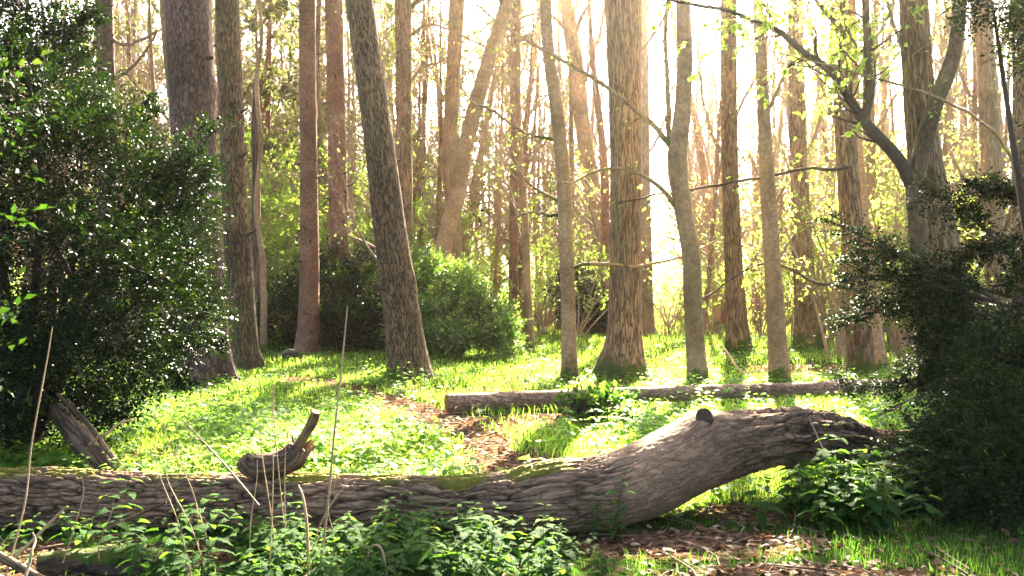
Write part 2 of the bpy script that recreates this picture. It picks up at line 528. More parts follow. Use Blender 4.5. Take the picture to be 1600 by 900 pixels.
M['grey'] = bark_mat('grey_bark', (0.08, 0.048, 0.026), (0.28, 0.175, 0.095), (0.44, 0.29, 0.165), su=34, along=0.2, bump=0.015, plate=0.7, algae=0.5)
M['pale'] = bark_mat('pale_bark', (0.10, 0.075, 0.05), (0.24, 0.185, 0.12), (0.36, 0.29, 0.20), su=14, along=1.5, bump=0.004, plate=0.4)
M['twig'] = bark_mat('twig_bark', (0.09, 0.055, 0.03), (0.24, 0.16, 0.095), (0.38, 0.265, 0.165), su=30, along=0.3, bump=0.003, plate=0.4)
M['darktwig'] = bark_mat('dark_twig_bark', (0.02, 0.014, 0.01), (0.05, 0.035, 0.025), (0.09, 0.065, 0.045), su=30, along=0.3, bump=0.003, plate=0.4)
M['log'] = bark_mat('fallen_log_bark', (0.045, 0.026, 0.013), (0.21, 0.122, 0.066), (0.45, 0.285, 0.165), su=40, along=0.3, bump=0.012, plate=0.5, warp=1.7, log=True, tint=(0.24, 0.145, 0.085), algae=.15)
M['log2'] = bark_mat('cut_log_bark', (0.07, 0.036, 0.02), (0.33, 0.185, 0.105), (0.50, 0.33, 0.20), su=30, along=0.6, bump=0.02, plate=0.75, end=(0.55, 0.24, 0.08), moss_top=-0.1)
M['dead'] = bark_mat('dead_wood', (0.015, 0.010, 0.006), (0.11, 0.068, 0.038), (0.22, 0.14, 0.08), su=26, along=0.12, bump=0.012, plate=0.8, end=(0.10, 0.06, 0.035))
M['stub'] = bark_mat('torn_wood', (0.03, 0.016, 0.008), (0.17, 0.09, 0.04), (0.34, 0.20, 0.09), su=40, along=0.06, bump=0.006, plate=0.8, end=(0.42, 0.26, 0.12))
M['mossy'] = bark_mat('mossy_wood', (0.02, 0.013, 0.01), (0.09, 0.06, 0.04), (0.16, 0.11, 0.07), su=12, along=0.2, bump=0.02, moss_top=0.35, moss=(0.07, 0.09, 0.012))
M['straw'] = bark_mat('dry_stalk', (0.12, 0.075, 0.04), (0.25, 0.165, 0.085), (0.36, 0.25, 0.14), su=60, along=0.05, bump=0.001, plate=0.3, rough=0.7)
M['white_twig'] = bark_mat('bleached_twig', (0.10, 0.075, 0.05), (0.24, 0.185, 0.125), (0.38, 0.31, 0.22), su=60, along=0.15, bump=0.003, plate=0.3)
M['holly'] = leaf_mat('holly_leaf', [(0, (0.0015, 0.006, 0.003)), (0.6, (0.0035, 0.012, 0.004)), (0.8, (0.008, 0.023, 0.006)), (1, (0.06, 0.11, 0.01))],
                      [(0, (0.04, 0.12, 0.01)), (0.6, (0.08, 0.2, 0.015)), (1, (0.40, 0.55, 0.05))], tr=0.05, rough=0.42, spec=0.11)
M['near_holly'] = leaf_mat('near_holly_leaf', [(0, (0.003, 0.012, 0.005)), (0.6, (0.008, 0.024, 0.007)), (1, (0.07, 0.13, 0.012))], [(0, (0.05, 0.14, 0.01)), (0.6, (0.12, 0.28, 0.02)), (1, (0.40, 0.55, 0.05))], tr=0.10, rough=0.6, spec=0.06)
M['yew'] = leaf_mat('yew_leaf', [(0, (0.003, 0.010, 0.003)), (0.7, (0.007, 0.02, 0.005)), (1, (0.04, 0.09, 0.01))],
                    [(0, (0.05, 0.14, 0.02)), (0.7, (0.10, 0.22, 0.02)), (1, (0.30, 0.45, 0.04))], tr=0.06, rough=0.5, spec=0.06)
M['shrub'] = leaf_mat('shrub_leaf', [(0, (0.014, 0.036, 0.010)), (0.6, (0.04, 0.085, 0.018)), (1, (0.24, 0.29, 0.05))],
                      [(0, (0.08, 0.2, 0.02)), (0.6, (0.16, 0.32, 0.03)), (1, (0.48, 0.52, 0.10))], tr=0.28, rough=0.35, spec=0.4)
M['nettle'] = leaf_mat('nettle_leaf', [(0, (0.009, 0.030, 0.010)), (0.6, (0.02, 0.055, 0.014)), (1, (0.06, 0.125, 0.018))],
                       [(0, (0.04, 0.13, 0.014)), (0.6, (0.11, 0.26, 0.022)), (1, (0.33, 0.52, 0.04))], tr=0.36, rough=0.7, spec=0.03, vein=True)
M['cover'] = leaf_mat('ground_cover_leaf', [(0, (0.05, 0.12, 0.02)), (0.6, (0.10, 0.19, 0.025)), (1, (0.19, 0.28, 0.04))],
                      [(0, (0.16, 0.38, 0.03)), (0.6, (0.34, 0.58, 0.05)), (1, (0.58, 0.72, 0.10))], tr=0.5, rough=0.6, spec=0.15)
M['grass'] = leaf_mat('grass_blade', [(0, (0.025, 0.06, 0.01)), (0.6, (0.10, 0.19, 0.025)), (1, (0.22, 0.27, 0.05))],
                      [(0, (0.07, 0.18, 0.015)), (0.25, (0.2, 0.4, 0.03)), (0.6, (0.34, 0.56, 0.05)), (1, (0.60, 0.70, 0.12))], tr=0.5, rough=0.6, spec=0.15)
M['spring'] = leaf_mat('spring_leaf', [(0, (0.07, 0.13, 0.02)), (0.6, (0.13, 0.21, 0.03)), (1, (0.22, 0.28, 0.05))],
                       [(0, (0.26, 0.46, 0.04)), (0.6, (0.44, 0.62, 0.07)), (1, (0.66, 0.72, 0.14))], tr=0.5, rough=0.5, spec=0.3)
M['dry'] = leaf_mat('dry_leaf', [(0, (0.03, 0.015, 0.008)), (0.5, (0.09, 0.045, 0.024)), (0.88, (0.20, 0.11, 0.06)), (1, (0.38, 0.27, 0.18))],
                    [(0, (0.10, 0.05, 0.02)), (1, (0.30, 0.18, 0.08))], tr=0.15, rough=0.7, spec=0.1)
M['needle'] = leaf_mat('pine_needles', [(0, (0.02, 0.05, 0.02)), (1, (0.05, 0.09, 0.03))], [(0, (0.06, 0.12, 0.03)), (1, (0.12, 0.2, 0.04))], tr=0.3)

M['conifer'] = leaf_mat('conifer_needles', [(0, (0.025, 0.04, 0.014)), (0.6, (0.05, 0.065, 0.022)), (1, (0.10, 0.10, 0.035))], [(0, (0.08, 0.12, 0.025)), (0.6, (0.18, 0.2, 0.05)), (1, (0.34, 0.30, 0.09))], tr=0.35, rough=.6, spec=.2)

def ground_mat():
    m, nt, out = new_mat('forest_floor')
    L = nt.links
    ge = N_(nt, 'ShaderNodeNewGeometry')
    at = N_(nt, 'ShaderNodeAttribute', attribute_name='rnd')
    n1 = N_(nt, 'ShaderNodeTexNoise', _Scale=9.0, _Detail=6.0, _Roughness=0.7); L.new(ge.outputs['Position'], n1.inputs['Vector'])
    n2 = N_(nt, 'ShaderNodeTexNoise', _Scale=1.6, _Detail=4.0); L.new(ge.outputs['Position'], n2.inputs['Vector'])
    vo = N_(nt, 'ShaderNodeTexVoronoi', _Scale=26.0); L.new(ge.outputs['Position'], vo.inputs['Vector'])
    sr = N_(nt, 'ShaderNodeSeparateColor'); L.new(vo.outputs['Color'], sr.inputs[0])
    litter = ramp(nt, [(0, (0.03, 0.016, 0.009)), (0.5, (0.08, 0.045, 0.026)), (0.85, (0.15, 0.09, 0.055)), (1, (0.25, 0.165, 0.11))])
    L.new(sr.outputs[0], litter.inputs['Fac'])
    dirt = mixc(nt, (0.045, 0.025, 0.014), (0.105, 0.060, 0.035), n1.outputs['Fac'])
    dirt = mixc(nt, dirt, litter.outputs['Color'], math_(nt, 'GREATER_THAN', n1.outputs['Fac'], 0.47))
    green = ramp(nt, [(0.3, (0.012, 0.022, 0.006)), (0.55, (0.028, 0.046, 0.010)), (0.75, (0.07, 0.075, 0.022))]); L.new(n1.outputs['Fac'], green.inputs['Fac'])
    f = math_(nt, 'ADD', at.outputs['Fac'], math_(nt, 'MULTIPLY_ADD', n2.outputs['Fac'], 0.9, -0.45))
    mf = N_(nt, 'ShaderNodeMapRange', _From_Min=0.38, _From_Max=0.58); L.new(f, mf.inputs['Value'])
    col = mixc(nt, green.outputs['Color'], dirt, mf.outputs['Result'])
    h = math_(nt, 'ADD', n1.outputs['Fac'], math_(nt, 'MULTIPLY', vo.outputs['Distance'], 0.6))
    bp = N_(nt, 'ShaderNodeBump', _Strength=0.8, _Distance=0.03); L.new(h, bp.inputs['Height'])
    pr = N_(nt, 'ShaderNodeBsdfPrincipled', _Roughness=0.95)
    pr.inputs['Specular IOR Level'].default_value = 0.0
    L.new(col, pr.inputs['Base Color']); L.new(bp.outputs['Normal'], pr.inputs['Normal'])
    L.new(pr.outputs['BSDF'], out.inputs['Surface'])
    return m
M['ground'] = ground_mat()

# ------------------------------------------------------------------ ground: dirt and litter mask
def seg_dist(x, y, pts):
    best = np.full(x.shape, 1e9)
    for (ax, ay), (bx, by) in zip(pts[:-1], pts[1:]):
        dx, dy = bx - ax, by - ay
        t = np.clip(((x - ax) * dx + (y - ay) * dy) / (dx * dx + dy * dy), 0, 1)
        best = np.minimum(best, np.hypot(x - ax - t * dx, y - ay - t * dy))
    return best
PATH = [tuple(G(px, py)[:2]) for px, py in ((860, 770), (815, 728), (770, 700), (715, 676), (660, 650), (610, 628), (560, 612), (510, 604), (470, 596))]
PATH_B = [tuple(G(px, py)[:2]) for px, py in ((690, 655), (760, 665), (840, 662), (900, 650))]
PATCHES = [(*G(1090, 850)[:2], 0.85, 0.42, 1.0), (*G(1010, 855)[:2], 0.55, 0.3, 1.0), (*G(1250, 905)[:2], 0.9, 0.25, 0.9), (*G(950, 594)[:2], 2.2, 0.7, 0.75),
           (*G(720, 610)[:2], 1.8, 1.0, 0.55), (*G(420, 592)[:2], 1.5, 0.7, 0.8), (*G(1300, 575)[:2], 2.5, 1.2, 0.75), (*G(1180, 800)[:2], 0.5, 0.35, 0.8),
           (*G(200, 720)[:2], 0.8, 0.5, 0.7), (*G(100, 860)[:2], 1.2, 0.5, 0.8), (*G(880, 585)[:2], 0.8, 0.5, .7), (*G(330, 628)[:2], .5, .3, .7), (*G(480, 655)[:2], .45, .25, .7), (*G(260, 690)[:2], .4, .3, .8), (*G(560, 700)[:2], .3, .2, .6), (*G(1000, 655)[:2], .6, .3, .6), (*G(1060, 560)[:2], 1.2, .8, .5), (*G(450, 560)[:2], 1.5, .8, .5)]
def dirt_mask(x, y):
    n = 0.18 * noise3(np.stack([x * 1.7, y * 1.7, 0 * x], -1), 21)
    m = 1.0 - np.clip((seg_dist(x, y, PATH) - 0.17 + n) / 0.35, 0, 1)
    m = np.maximum(m, 0.8 * (1 - np.clip((seg_dist(x, y, PATH_B) - 0.25 + n) / 0.5, 0, 1)))
    for cx, cy_, rx, ry, s in PATCHES:
        m = np.maximum(m, s * np.clip(1.6 * (1.15 - np.hypot((x - cx) / rx, (y - cy_) / ry)), 0, 1))
    far = np.clip((y - 22) / 10, 0, 1) * np.clip((x + 1) / 3, 0, 1)
    return np.maximum(m, 0.55 * far)

def axis(fine0, fine1, step, lo, hi, g=1.22):
    a = list(np.arange(fine0, fine1 + 1e-6, step))
    s, p = step, fine1
    while p < hi:
        s *= g; p += s; a.append(p)
    s, p, b = step, fine0, []
    while p > lo:
        s *= g; p -= s; b.append(p)
    return np.array(b[::-1] + a)
gx = axis(-9, 9, 0.09, -320, 320); gy = axis(3.5, 24, 0.09, -120, 420)
GX, GY = np.meshgrid(gx, gy)
mb = MB()
nx, ny = len(gx), len(gy)
a = (np.arange(ny - 1)[:, None] * nx + np.arange(nx - 1)[None]).ravel()
GZ = gh(GX, GY) + 0.008 * noise3(np.stack([GX * 6, GY * 6, GX * 0], -1), 9)
mb.add(np.stack([GX, GY, GZ], -1), np.stack([a, a + 1, a + nx + 1, a + nx], -1), rnd=dirt_mask(GX, GY).ravel())
tag(mb.build('ground', M['ground']), kind='structure')

# haze: one box round the camera and the whole scene
def haze():
    m, nt, out = new_mat('haze_air')
    pv = N_(nt, 'ShaderNodeVolumePrincipled', _Density=HAZE_DENSITY, _Anisotropy=HAZE_ANISO)
    pv.inputs['Color'].default_value = (*HAZE_COLOR, 1)
    nt.links.new(pv.outputs[0], out.inputs['Volume'])
    b = MB()
    x, y0, y1, z0, z1 = 430, -200, 560, -1.2, 30
    v = [(-x, y0, z0), (x, y0, z0), (x, y1, z0), (-x, y1, z0), (-x, y0, z1), (x, y0, z1), (x, y1, z1), (-x, y1, z1)]
    b.add(v, [(0, 3, 2, 1), (4, 5, 6, 7), (0, 1, 5, 4), (1, 2, 6, 5), (2, 3, 7, 6), (3, 0, 4, 7)])
    tag(b.build('haze', m, smooth=False), kind='stuff')
if HAZE_DENSITY > 0: haze()

# ------------------------------------------------------------------ trees
def trunk_obj(mb, path, rad, sides=28, flare=0.35, flare_h=0.45, lobes=5, rough=0.05, seed=0, K=70):
    """path (M,3) from the base up, rad (M)"""
    pr = cr_spline(np.c_[path, rad], K)
    Pt, R = pr[:, :3], np.maximum(pr[:, 3], 0.01)
    tan = norm(np.gradient(Pt, axis=0))
    e1 = norm(np.array([0, 1.0, 0]) - (tan @ np.array([0, 1.0, 0]))[:, None] * tan)
    e2 = np.cross(tan, e1)
    th = np.linspace(0, 2 * np.pi, sides, endpoint=False)
    s = np.r_[0, np.cumsum(np.linalg.norm(np.diff(Pt, axis=0), axis=1))]
    c, sn = np.cos(th), np.sin(th)
    ph = rng.uniform(0, 6.28)
    fl = np.exp(-s / flare_h)[:, None] * flare * (1 + 0.55 * np.cos(lobes * th + ph + 0.6 * np.sin(2 * th + ph))[None])
    lowf = rough * fbm(np.stack([np.broadcast_to(c * 1.2, (K, sides)), np.broadcast_to(sn * 1.2, (K, sides)), np.broadcast_to(s[:, None] * 0.9, (K, sides))], -1) + seed, seed, 3)
    for _ in range(9):
        s0, t0_ = rng.uniform(.3, s[-1] * .7), rng.uniform(0, 6.28)
        da = np.arctan2(np.sin(th - t0_), np.cos(th - t0_))[None] / rng.uniform(.25, .6)
        lowf = lowf + rng.uniform(-.05, .13) * np.exp(-da ** 2 - ((s[:, None] - s0) / rng.uniform(.08, .22)) ** 2)
    Rr = R[:, None] * (1 + fl + lowf)
    v = Pt[:, None] + e1[:, None] * (Rr * c)[..., None] + e2[:, None] * (Rr * sn)[..., None]
    a = (np.arange(K - 1)[:, None] * sides); j = np.arange(sides); j1 = (j + 1) % sides
    q = np.stack([a + j, a + j1, a + sides + j1, a + sides + j], -1).reshape(-1, 4)
    bc = np.stack([R[:, None] * c, R[:, None] * sn, np.broadcast_to(s[:, None], (K, sides))], -1) + np.array([seed * 3.7, seed * 1.3, 0])
    mb.add(v, q, bc=bc)
    return Pt, R, s

def tree(name, label, cat, px_pts, d, mat, height, kind='bare', group=None, crown_from=0.35, flare=0.65, flare_h=0.26, lobes=5, sides=40, seed=1, leaves=1200, stubs=0, rough=0.05, dens=1.0):
    """px_pts: (px, py, width in px) down the trunk as photographed, at d metres, the lowest at the ground"""
    pts = sorted(px_pts, key=lambda t: -t[1])
    W = np.array([P(x, y, d) for x, y, w in pts]); R = np.array([w * d / F_PX / 2 for x, y, w in pts])
    base = W[0].copy(); base[2] = float(gh(base[0], base[1]))
    W[0, 2] = base[2] - 0.12
    # carry the stem on above the frame
    dirn = norm(W[-1] - W[-2]); top = W[-1].copy(); r = R[-1]
    ext, er = [], []
    n = 4
    height = min(height, CAM_H + HORIZ * d / F_PX + 0.28 * height)
    hl = height - (top[2])
    lean_y = rng.uniform(-0.05, 0.05)
    for k in range(1, n + 1):
        dirn = norm(dirn * 0.7 + np.array([0, lean_y, 0.5]))
        top = top + dirn * hl / n
        ext.append(top.copy()); er.append(r * (1 - 0.8 * k / n))
    W = np.vstack([W, ext]); R = np.r_[R, er]
    crown_from = max(crown_from, 0.56)
    root = thing(name, label, cat, base, 0, group)
    mb = MB()
    Pt, Rt, s = trunk_obj(mb, W - base, R, sides=sides, flare=flare, flare_h=flare_h, lobes=lobes, seed=seed, rough=rough, K=130)
    mb.build('trunk', mat, root)
    H = s[-1]
    Tp, Tr, TL = Pt[None], Rt[None], np.array([H])
    if stubs:
        zt = min(0.9, (CAM_H + HORIZ * d / F_PX) / H)
        a, b, c_ = grow(Tp, Tr, np.array([0.55]), stubs * 2, 0.12, zt, 80, 0.8, 0.2, K=3, up=0.0, wob=0.1, rmin=0.008, taper=0.5)
        for k in range(len(a)):
            sm = MB(); tubes(sm, a[k:k + 1], b[k:k + 1], 5, cap=False)
            sm.build('broken_branch', M['darktwig'], root)
    bm = MB()
    if kind == 'pine':
        a1 = grow(Tp, Tr, TL, int(16 * dens), 0.66, 0.98, 75, 0.22, 0.3, K=6, up=0.05, wob=0.1)
        a2 = grow(*a1, int(110 * dens), 0.3, 1, 50, 0.45, 0.5, K=4, up=0.08)
        tubes(bm, *a1[:2], 5); tubes(bm, *a2[:2], 3)
        bm.build('bare_crown', mat, root)
        fm = MB()
        p, dd = on_paths(a2[0], int(700 * dens))
        for _ in range(3):
            place_leaves(fm, p, dd + 0.8 * rng.normal(size=p.shape), rng.normal(size=p.shape), 0.22, 0.10)
        fm.build('crown', M['needle'], root)
    else:
        a1 = grow(Tp, Tr, TL, int(15 * dens), crown_from, 0.97, 48, 0.30, 0.45, K=8, up=0.10, wob=0.13)
        a2 = grow(*a1, int(75 * dens), 0.2, 1, 45, 0.45, 0.5, K=6, up=0.04, wob=0.15)
        a3 = grow(*a2, int(320 * dens), 0.15, 1, 45, 0.5, 0.5, K=5, up=0.0, wob=0.18, rmin=0.003)
        tubes(bm, *a1[:2], 7); tubes(bm, *a2[:2], 5); tubes(bm, *a3[:2], 3)
        bm.build('bare_crown', mat, root)
        if leaves:
            fm = MB()
            p, dd = on_paths(a3[0], leaves)
            place_leaves(fm, p, dd + 0.9 * rng.normal(size=p.shape), np.array([0, 0, 1.0]) + 0.8 * rng.normal(size=p.shape), 0.07 * rng.uniform(.6, 1.2, leaves), 0.045)
            fm.build('crown', M['spring'], root)
    return root

def limb(root, pts, d, mat, name='limb', twigs=40, leaves=0, sides=9, leaf=0.06, twig_len=0.35):
    """a visible limb of a tree: pts (px, py, width px [, extra depth]); a child of its tree"""
    W = np.array([P(p[0], p[1], d + (p[3] if len(p) > 3 else 0)) for p in pts]) - np.array(root.location)
    R = np.array([p[2] * d / F_PX / 2 for p in pts])
    pr = cr_spline(np.c_[W, R], 26)
    pr[1:-1, :3] += 0.006 * rng.normal(size=(24, 3)) * (d / 14)
    mb = MB()
    a0 = (pr[None, :, :3], np.maximum(pr[None, :, 3], 0.002), np.array([np.linalg.norm(W[-1] - W[0])]))
    tubes(mb, a0[0], a0[1], sides, rough=0.08, seed=int(pts[0][0]))
    fm = MB()
    if twigs:
        a1 = grow(*a0, twigs, 0.12, 1, 50, twig_len, 0.4, K=6, up=0.05, wob=0.2, rmin=0.003)
        a2 = grow(*a1, twigs * 4, 0.2, 1, 45, 0.5, 0.6, K=5, up=0.0, wob=0.22, rmin=0.0036)
        tubes(mb, *a1[:2], 4); tubes(mb, *a2[:2], 3)
        if leaves:
            p, dd = on_paths(a2[0], leaves, 0.3)
            place_leaves(fm, p, dd + 0.7 * rng.normal(size=p.shape) - np.array([0, 0, 0.4]), np.array([0, 0, 1.0]) + 0.5 * rng.normal(size=p.shape), leaf * rng.uniform(.6, 1.2, leaves), leaf * 0.6, LEAFO, 0.3 + 0.7 * rng.random(leaves))
    o = mb.build(name, mat, root)
    if leaves: fm.build('leaves', M['spring'], o)
    return o

gy_ = lambda py: GD(py)
T = {}
T[1] = tree('pine_tree', 'thick pine trunk with plated reddish bark, rising right behind the big holly bush', 'tree',
            [(294, 0, 71), (303, 200, 69), (312, 400, 68), (322, 520, 68), (328, 607, 76)], gy_(607), M['pine'], 22, 'pine', seed=1, stubs=6, rough=0.06)
T[2] = tree('pine_tree', 'straight greyish pine trunk standing just right of the thickest pine', 'tree',
            [(355, 0, 36), (361, 150, 37), (366, 300, 39), (375, 440, 42), (383, 578, 46)], gy_(578), M['rough'], 21, 'pine', seed=2, stubs=6)
T[4] = tree('pine_tree', 'slim orange-red pine trunk in front of the dark shrubs', 'tree',
            [(480, 0, 25), (481, 150, 26), (483, 300, 28), (483, 440, 31), (481, 553, 36)], gy_(553), M['red_pine'], 21, 'pine', seed=4, stubs=12)
T[5] = tree('pine_tree', 'reddish grey pine trunk with branch stubs, its foot hidden in the dark shrub', 'tree',
            [(521, 0, 28), (525, 150, 28), (528, 300, 29), (531, 440, 31), (534, 540, 34)], gy_(541), M['red_pine'], 22, 'pine', seed=5, stubs=14)
T[6] = tree('leaning_tree', 'dark rough barked trunk leaning left, its flared foot beside the path', 'tree',
            [(561, 0, 42), (577, 110, 43), (592, 220, 46), (607, 340, 50), (622, 450, 54), (634, 540, 60), (640, 596, 70)], gy_(596), M['rough'], 20, 'bare', seed=6, leaves=900, flare=0.22, flare_h=0.35, stubs=2, rough=0.04)
T[7] = tree('forest_tree', 'straight olive brown trunk rising behind the pale topped shrub', 'tree',
            [(630, 0, 26), (631, 200, 25), (632, 375, 26), (634, 540, 30)], gy_(535), M['oak'], 22, seed=7)
T[8] = tree('forest_tree', 'slightly bent pale brown trunk just left of the slanting stem', 'tree',
            [(714, 0, 25), (708, 120, 22), (703, 220, 22), (708, 330, 22), (712, 420, 22), (716, 530, 26)], gy_(533), M['grey'], 20, seed=8)
T[9] = tree('leaning_tree', 'smooth stem slanting strongly up to the right behind the shrub', 'tree',
            [(790, 10, 20), (765, 90, 22), (742, 170, 24), (726, 240, 24), (714, 310, 25), (697, 370, 27), (655, 535, 32)], gy_(538), M['smooth'], 17, seed=9, crown_from=0.6)
T[10] = tree('pine_tree', 'very slim red stem standing between slanting stem and smooth trunk', 'tree',
             [(805, 0, 15), (805, 200, 14), (803, 350, 14), (803, 525, 17)], gy_(525), M['red_pine'], 20, 'pine', seed=10, stubs=8)
T[11] = tree('beech_tree', 'smooth slender pale trunk with wavy stem, standing behind the cut log', 'tree',
             [(853, 0, 18), (857, 80, 19), (868, 160, 21), (878, 250, 22), (883, 350, 22), (887, 450, 22), (889, 540, 24), (890, 592, 28)], gy_(592), M['smooth'], 18, seed=11, flare=0.35, flare_h=0.16, crown_from=0.5)
T[12] = tree('forest_tree', 'brownish trunk bending right between the smooth slender trunk and the broad mossy one', 'tree',
             [(884, 0, 22), (898, 90, 24), (907, 170, 25), (917, 240, 22), (932, 330, 24), (941, 430, 26), (945, 512, 30)], gy_(517), M['grey'], 20, seed=12)
T[13] = tree('oak_tree', 'broad straight trunk with flared mossy foot in the middle of the glade', 'tree',
             [(974, 0, 56), (976, 120, 52), (977, 250, 49), (977, 400, 49), (976, 500, 52), (973, 560, 62), (968, 592, 78)], gy_(590), M['oak'], 23, seed=13, flare=0.6, flare_h=0.25, sides=48, lobes=4)
T[14] = tree('forest_tree', 'dark narrow trunk peeking out right behind the broad mossy trunk', 'tree',
             [(1003, 0, 18), (1005, 200, 20), (1008, 380, 20), (1010, 525, 26)], gy_(524), M['grey'], 21, seed=14)
T[15] = tree('beech_tree', 'smooth wavy trunk with long side branches just right of the broad mossy trunk', 'tree',
             [(1067, 0, 22), (1070, 90, 24), (1066, 180, 26), (1058, 250, 30), (1068, 330, 27), (1080, 400, 28), (1083, 480, 28), (1087, 550, 30), (1092, 601, 36)], gy_(601), M['smooth'], 19, seed=15, flare=0.35, flare_h=0.16, crown_from=0.5)
T[16] = tree('forest_tree', 'straight trunk with bright moss on its foot, further back in the sunlit glade', 'tree',
             [(1138, 0, 24), (1139, 150, 25), (1142, 320, 26), (1148, 450, 30), (1154, 557, 38)], gy_(557), M['oak'], 21, seed=16)
T[17] = tree('beech_tree', 'smooth tan trunk rising close behind the right half of the cut log', 'tree',
             [(1184, 0, 16), (1190, 120, 18), (1197, 240, 22), (1203, 350, 25), (1209, 450, 27), (1215, 540, 30), (1221, 600, 36)], gy_(600), M['smooth'], 18, seed=17, flare=0.15, flare_h=0.25, crown_from=0.5)
T[18] = tree('forest_tree', 'pale brown trunk wrapped by bare brush at its foot', 'tree',
             [(1243, 0, 24), (1246, 200, 26), (1252, 350, 30), (1258, 450, 34), (1263, 548, 42)], gy_(548), M['oak'], 20, seed=18)
T[19] = tree('oak_tree', 'furrowed trunk standing where the cut log ends in dark leaves', 'tree',
             [(1312, 0, 30), (1318, 150, 31), (1327, 300, 34), (1338, 440, 36), (1347, 588, 44)], gy_(588), M['oak'], 21, seed=19, flare=0.2)
T[23] = tree('beech_tree', 'grey smooth trunk pressed against the right side of a furrowed one', 'tree',
             [(1336, 200, 20), (1346, 330, 22), (1357, 440, 24), (1364, 520, 28), (1372, 584, 36)], gy_(582) + 0.3, M['smooth'], 18, seed=23, flare=0.2, crown_from=0.5)
T[20] = tree('oak_tree', 'massive dark trunk behind the V-forked stem', 'tree',
             [(1427, 0, 44), (1434, 120, 46), (1442, 220, 50), (1455, 320, 58), (1470, 420, 70), (1480, 520, 74), (1484, 640, 84)], gy_(628), M['oak'], 22, seed=20, flare=0.3, sides=44)
T[21] = tree('forest_tree', 'straight brown trunk between the massive trunk and the edge of the wood on the right', 'tree',
             [(1535, 0, 26), (1542, 130, 28), (1549, 250, 32), (1556, 400, 34), (1562, 570, 40)], gy_(572), M['grey'], 20, seed=21)
T[22] = tree('forest_tree', 'shadowed trunk cut by the right border of the photo', 'tree',
             [(1592, 0, 22), (1594, 150, 23), (1594, 300, 25), (1596, 450, 28), (1598, 590, 34)], gy_(592), M['rough'], 19, seed=22)
T[24] = tree('pine_tree', 'dark trunk rising out of the top of the big holly bush', 'tree',
             [(163, 0, 26), (166, 130, 27), (168, 300, 28), (172, 565, 32)], gy_(565), M['pine'], 20, 'pine', seed=24, stubs=8)

# the V-forked stem, with its two long arms
dV = gy_(625) - 0.75
vt = thing('forked_tree', 'V-forked stem in front of the massive trunk, one long arm reaching left', 'tree', P(1446, 640, dV) * np.array([1, 1, 0]))
mb = MB()
W = np.array([P(x, y, dV) for x, y, w in ((1452, 645, 30), (1446, 540, 28), (1440, 440, 28), (1434, 350, 30), (1430, 290, 34), (1446, 215, 28), (1462, 160, 26), (1482, 110, 24), (1496, 50, 22), (1502, -60, 20), (1512, -300, 16), (1520, -700, 8))]) - np.array(vt.location)
R = np.array([30, 28, 28, 29, 28, 27, 25, 24, 22, 20, 16, 8]) * dV / F_PX / 2
vP, vR, vs = trunk_obj(mb, W, R, sides=24, flare=0.15, seed=31, K=80)
mb.build('trunk', M['brown'], vt)
limb(vt, [(1430, 300, 22), (1408, 255, 20), (1380, 222, 18), (1352, 192, 17), (1325, 150, 13), (1300, 112, 12), (1262, 86, 11), (1222, 52, 9), (1185, 36, 7, -.3), (1140, 18, 6, -.6), (1060, 2, 5, -.9), (980, -20, 3, -1.1)], dV, M['darktwig'], 'limb', 60, 1500, leaf=0.075, twig_len=0.24)
limb(vt, [(1352, 194, 14), (1356, 150, 14), (1357, 90, 13), (1353, 20, 12), (1350, -60, 10), (1340, -300, 4)], dV, M['brown'], 'limb', 44, 1100, leaf=0.075, twig_len=0.3)
limb(vt, [(1322, 60, 8), (1310, 40, 8), (1290, 20, 7), (1262, -20, 5)], dV, M['brown'], 'limb', 8, 60, twig_len=.3)
# visible limbs of the named trees
limb(T[15], [(1056, 240, 11), (1030, 205, 9), (1003, 180, 8), (960, 145, 7), (920, 118, 6), (880, 95, 6), (840, 72, 5), (800, 50, 4), (740, 5, 3)], gy_(601), M['smooth'], 'limb', 16, 40, twig_len=.12)
limb(T[15], [(1072, 345, 9), (1052, 318, 8), (1028, 290, 7), (1000, 272, 6), (966, 262, 5), (930, 268, 4), (890, 285, 3), (850, 275, 2)], gy_(601), M['smooth'], 'limb', 14, 40, twig_len=.15)
limb(T[15], [(1056, 250, 9), (1046, 215, 9), (1044, 150, 8), (1040, 60, 7), (1046, -30, 6)], gy_(601), M['smooth'], 'limb', 8, 20, twig_len=.15)
limb(T[11], [(886, 425, 7), (905, 415, 6), (925, 412, 6), (960, 413, 5), (1000, 416, 5), (1035, 408, 4), (1070, 400, 3), (1120, 375, 2)], gy_(592), M['smooth'], 'limb', 14, 30, twig_len=.15)
limb(T[11], [(872, 218, 6), (850, 215, 5), (825, 209, 5), (800, 195, 4), (770, 172, 4), (740, 160, 3), (715, 130, 2)], gy_(592), M['smooth'], 'limb', 16, 30, twig_len=.15)
limb(T[11], [(884, 322, 6), (868, 312, 5), (845, 300, 5), (825, 285, 4), (810, 262, 3), (800, 235, 2)], gy_(592), M['smooth'], 'limb', 14, 30, twig_len=.2)
limb(T[11], [(884, 335, 6), (860, 337, 6), (835, 332, 5), (815, 335, 3), (790, 350, 2)], gy_(592), M['smooth'], 'limb', 10, 10, twig_len=.2)
limb(T[19], [(1330, 260, 7), (1300, 266, 6), (1260, 262, 5), (1220, 272, 5), (1170, 280, 4), (1110, 292, 4), (1040, 302, 3), (960, 318, 2)], gy_(588) - 1, M['darktwig'], 'limb', 18, 120, leaf=.06, twig_len=.12)
limb(T[19], [(1345, 455, 6), (1310, 447, 5), (1270, 440, 5), (1235, 420, 4), (1200, 411, 4), (1160, 425, 3), (1110, 460, 3), (1065, 480, 2)], gy_(588) - 1, M['darktwig'], 'limb', 14, 160, leaf=.06, twig_len=.12)
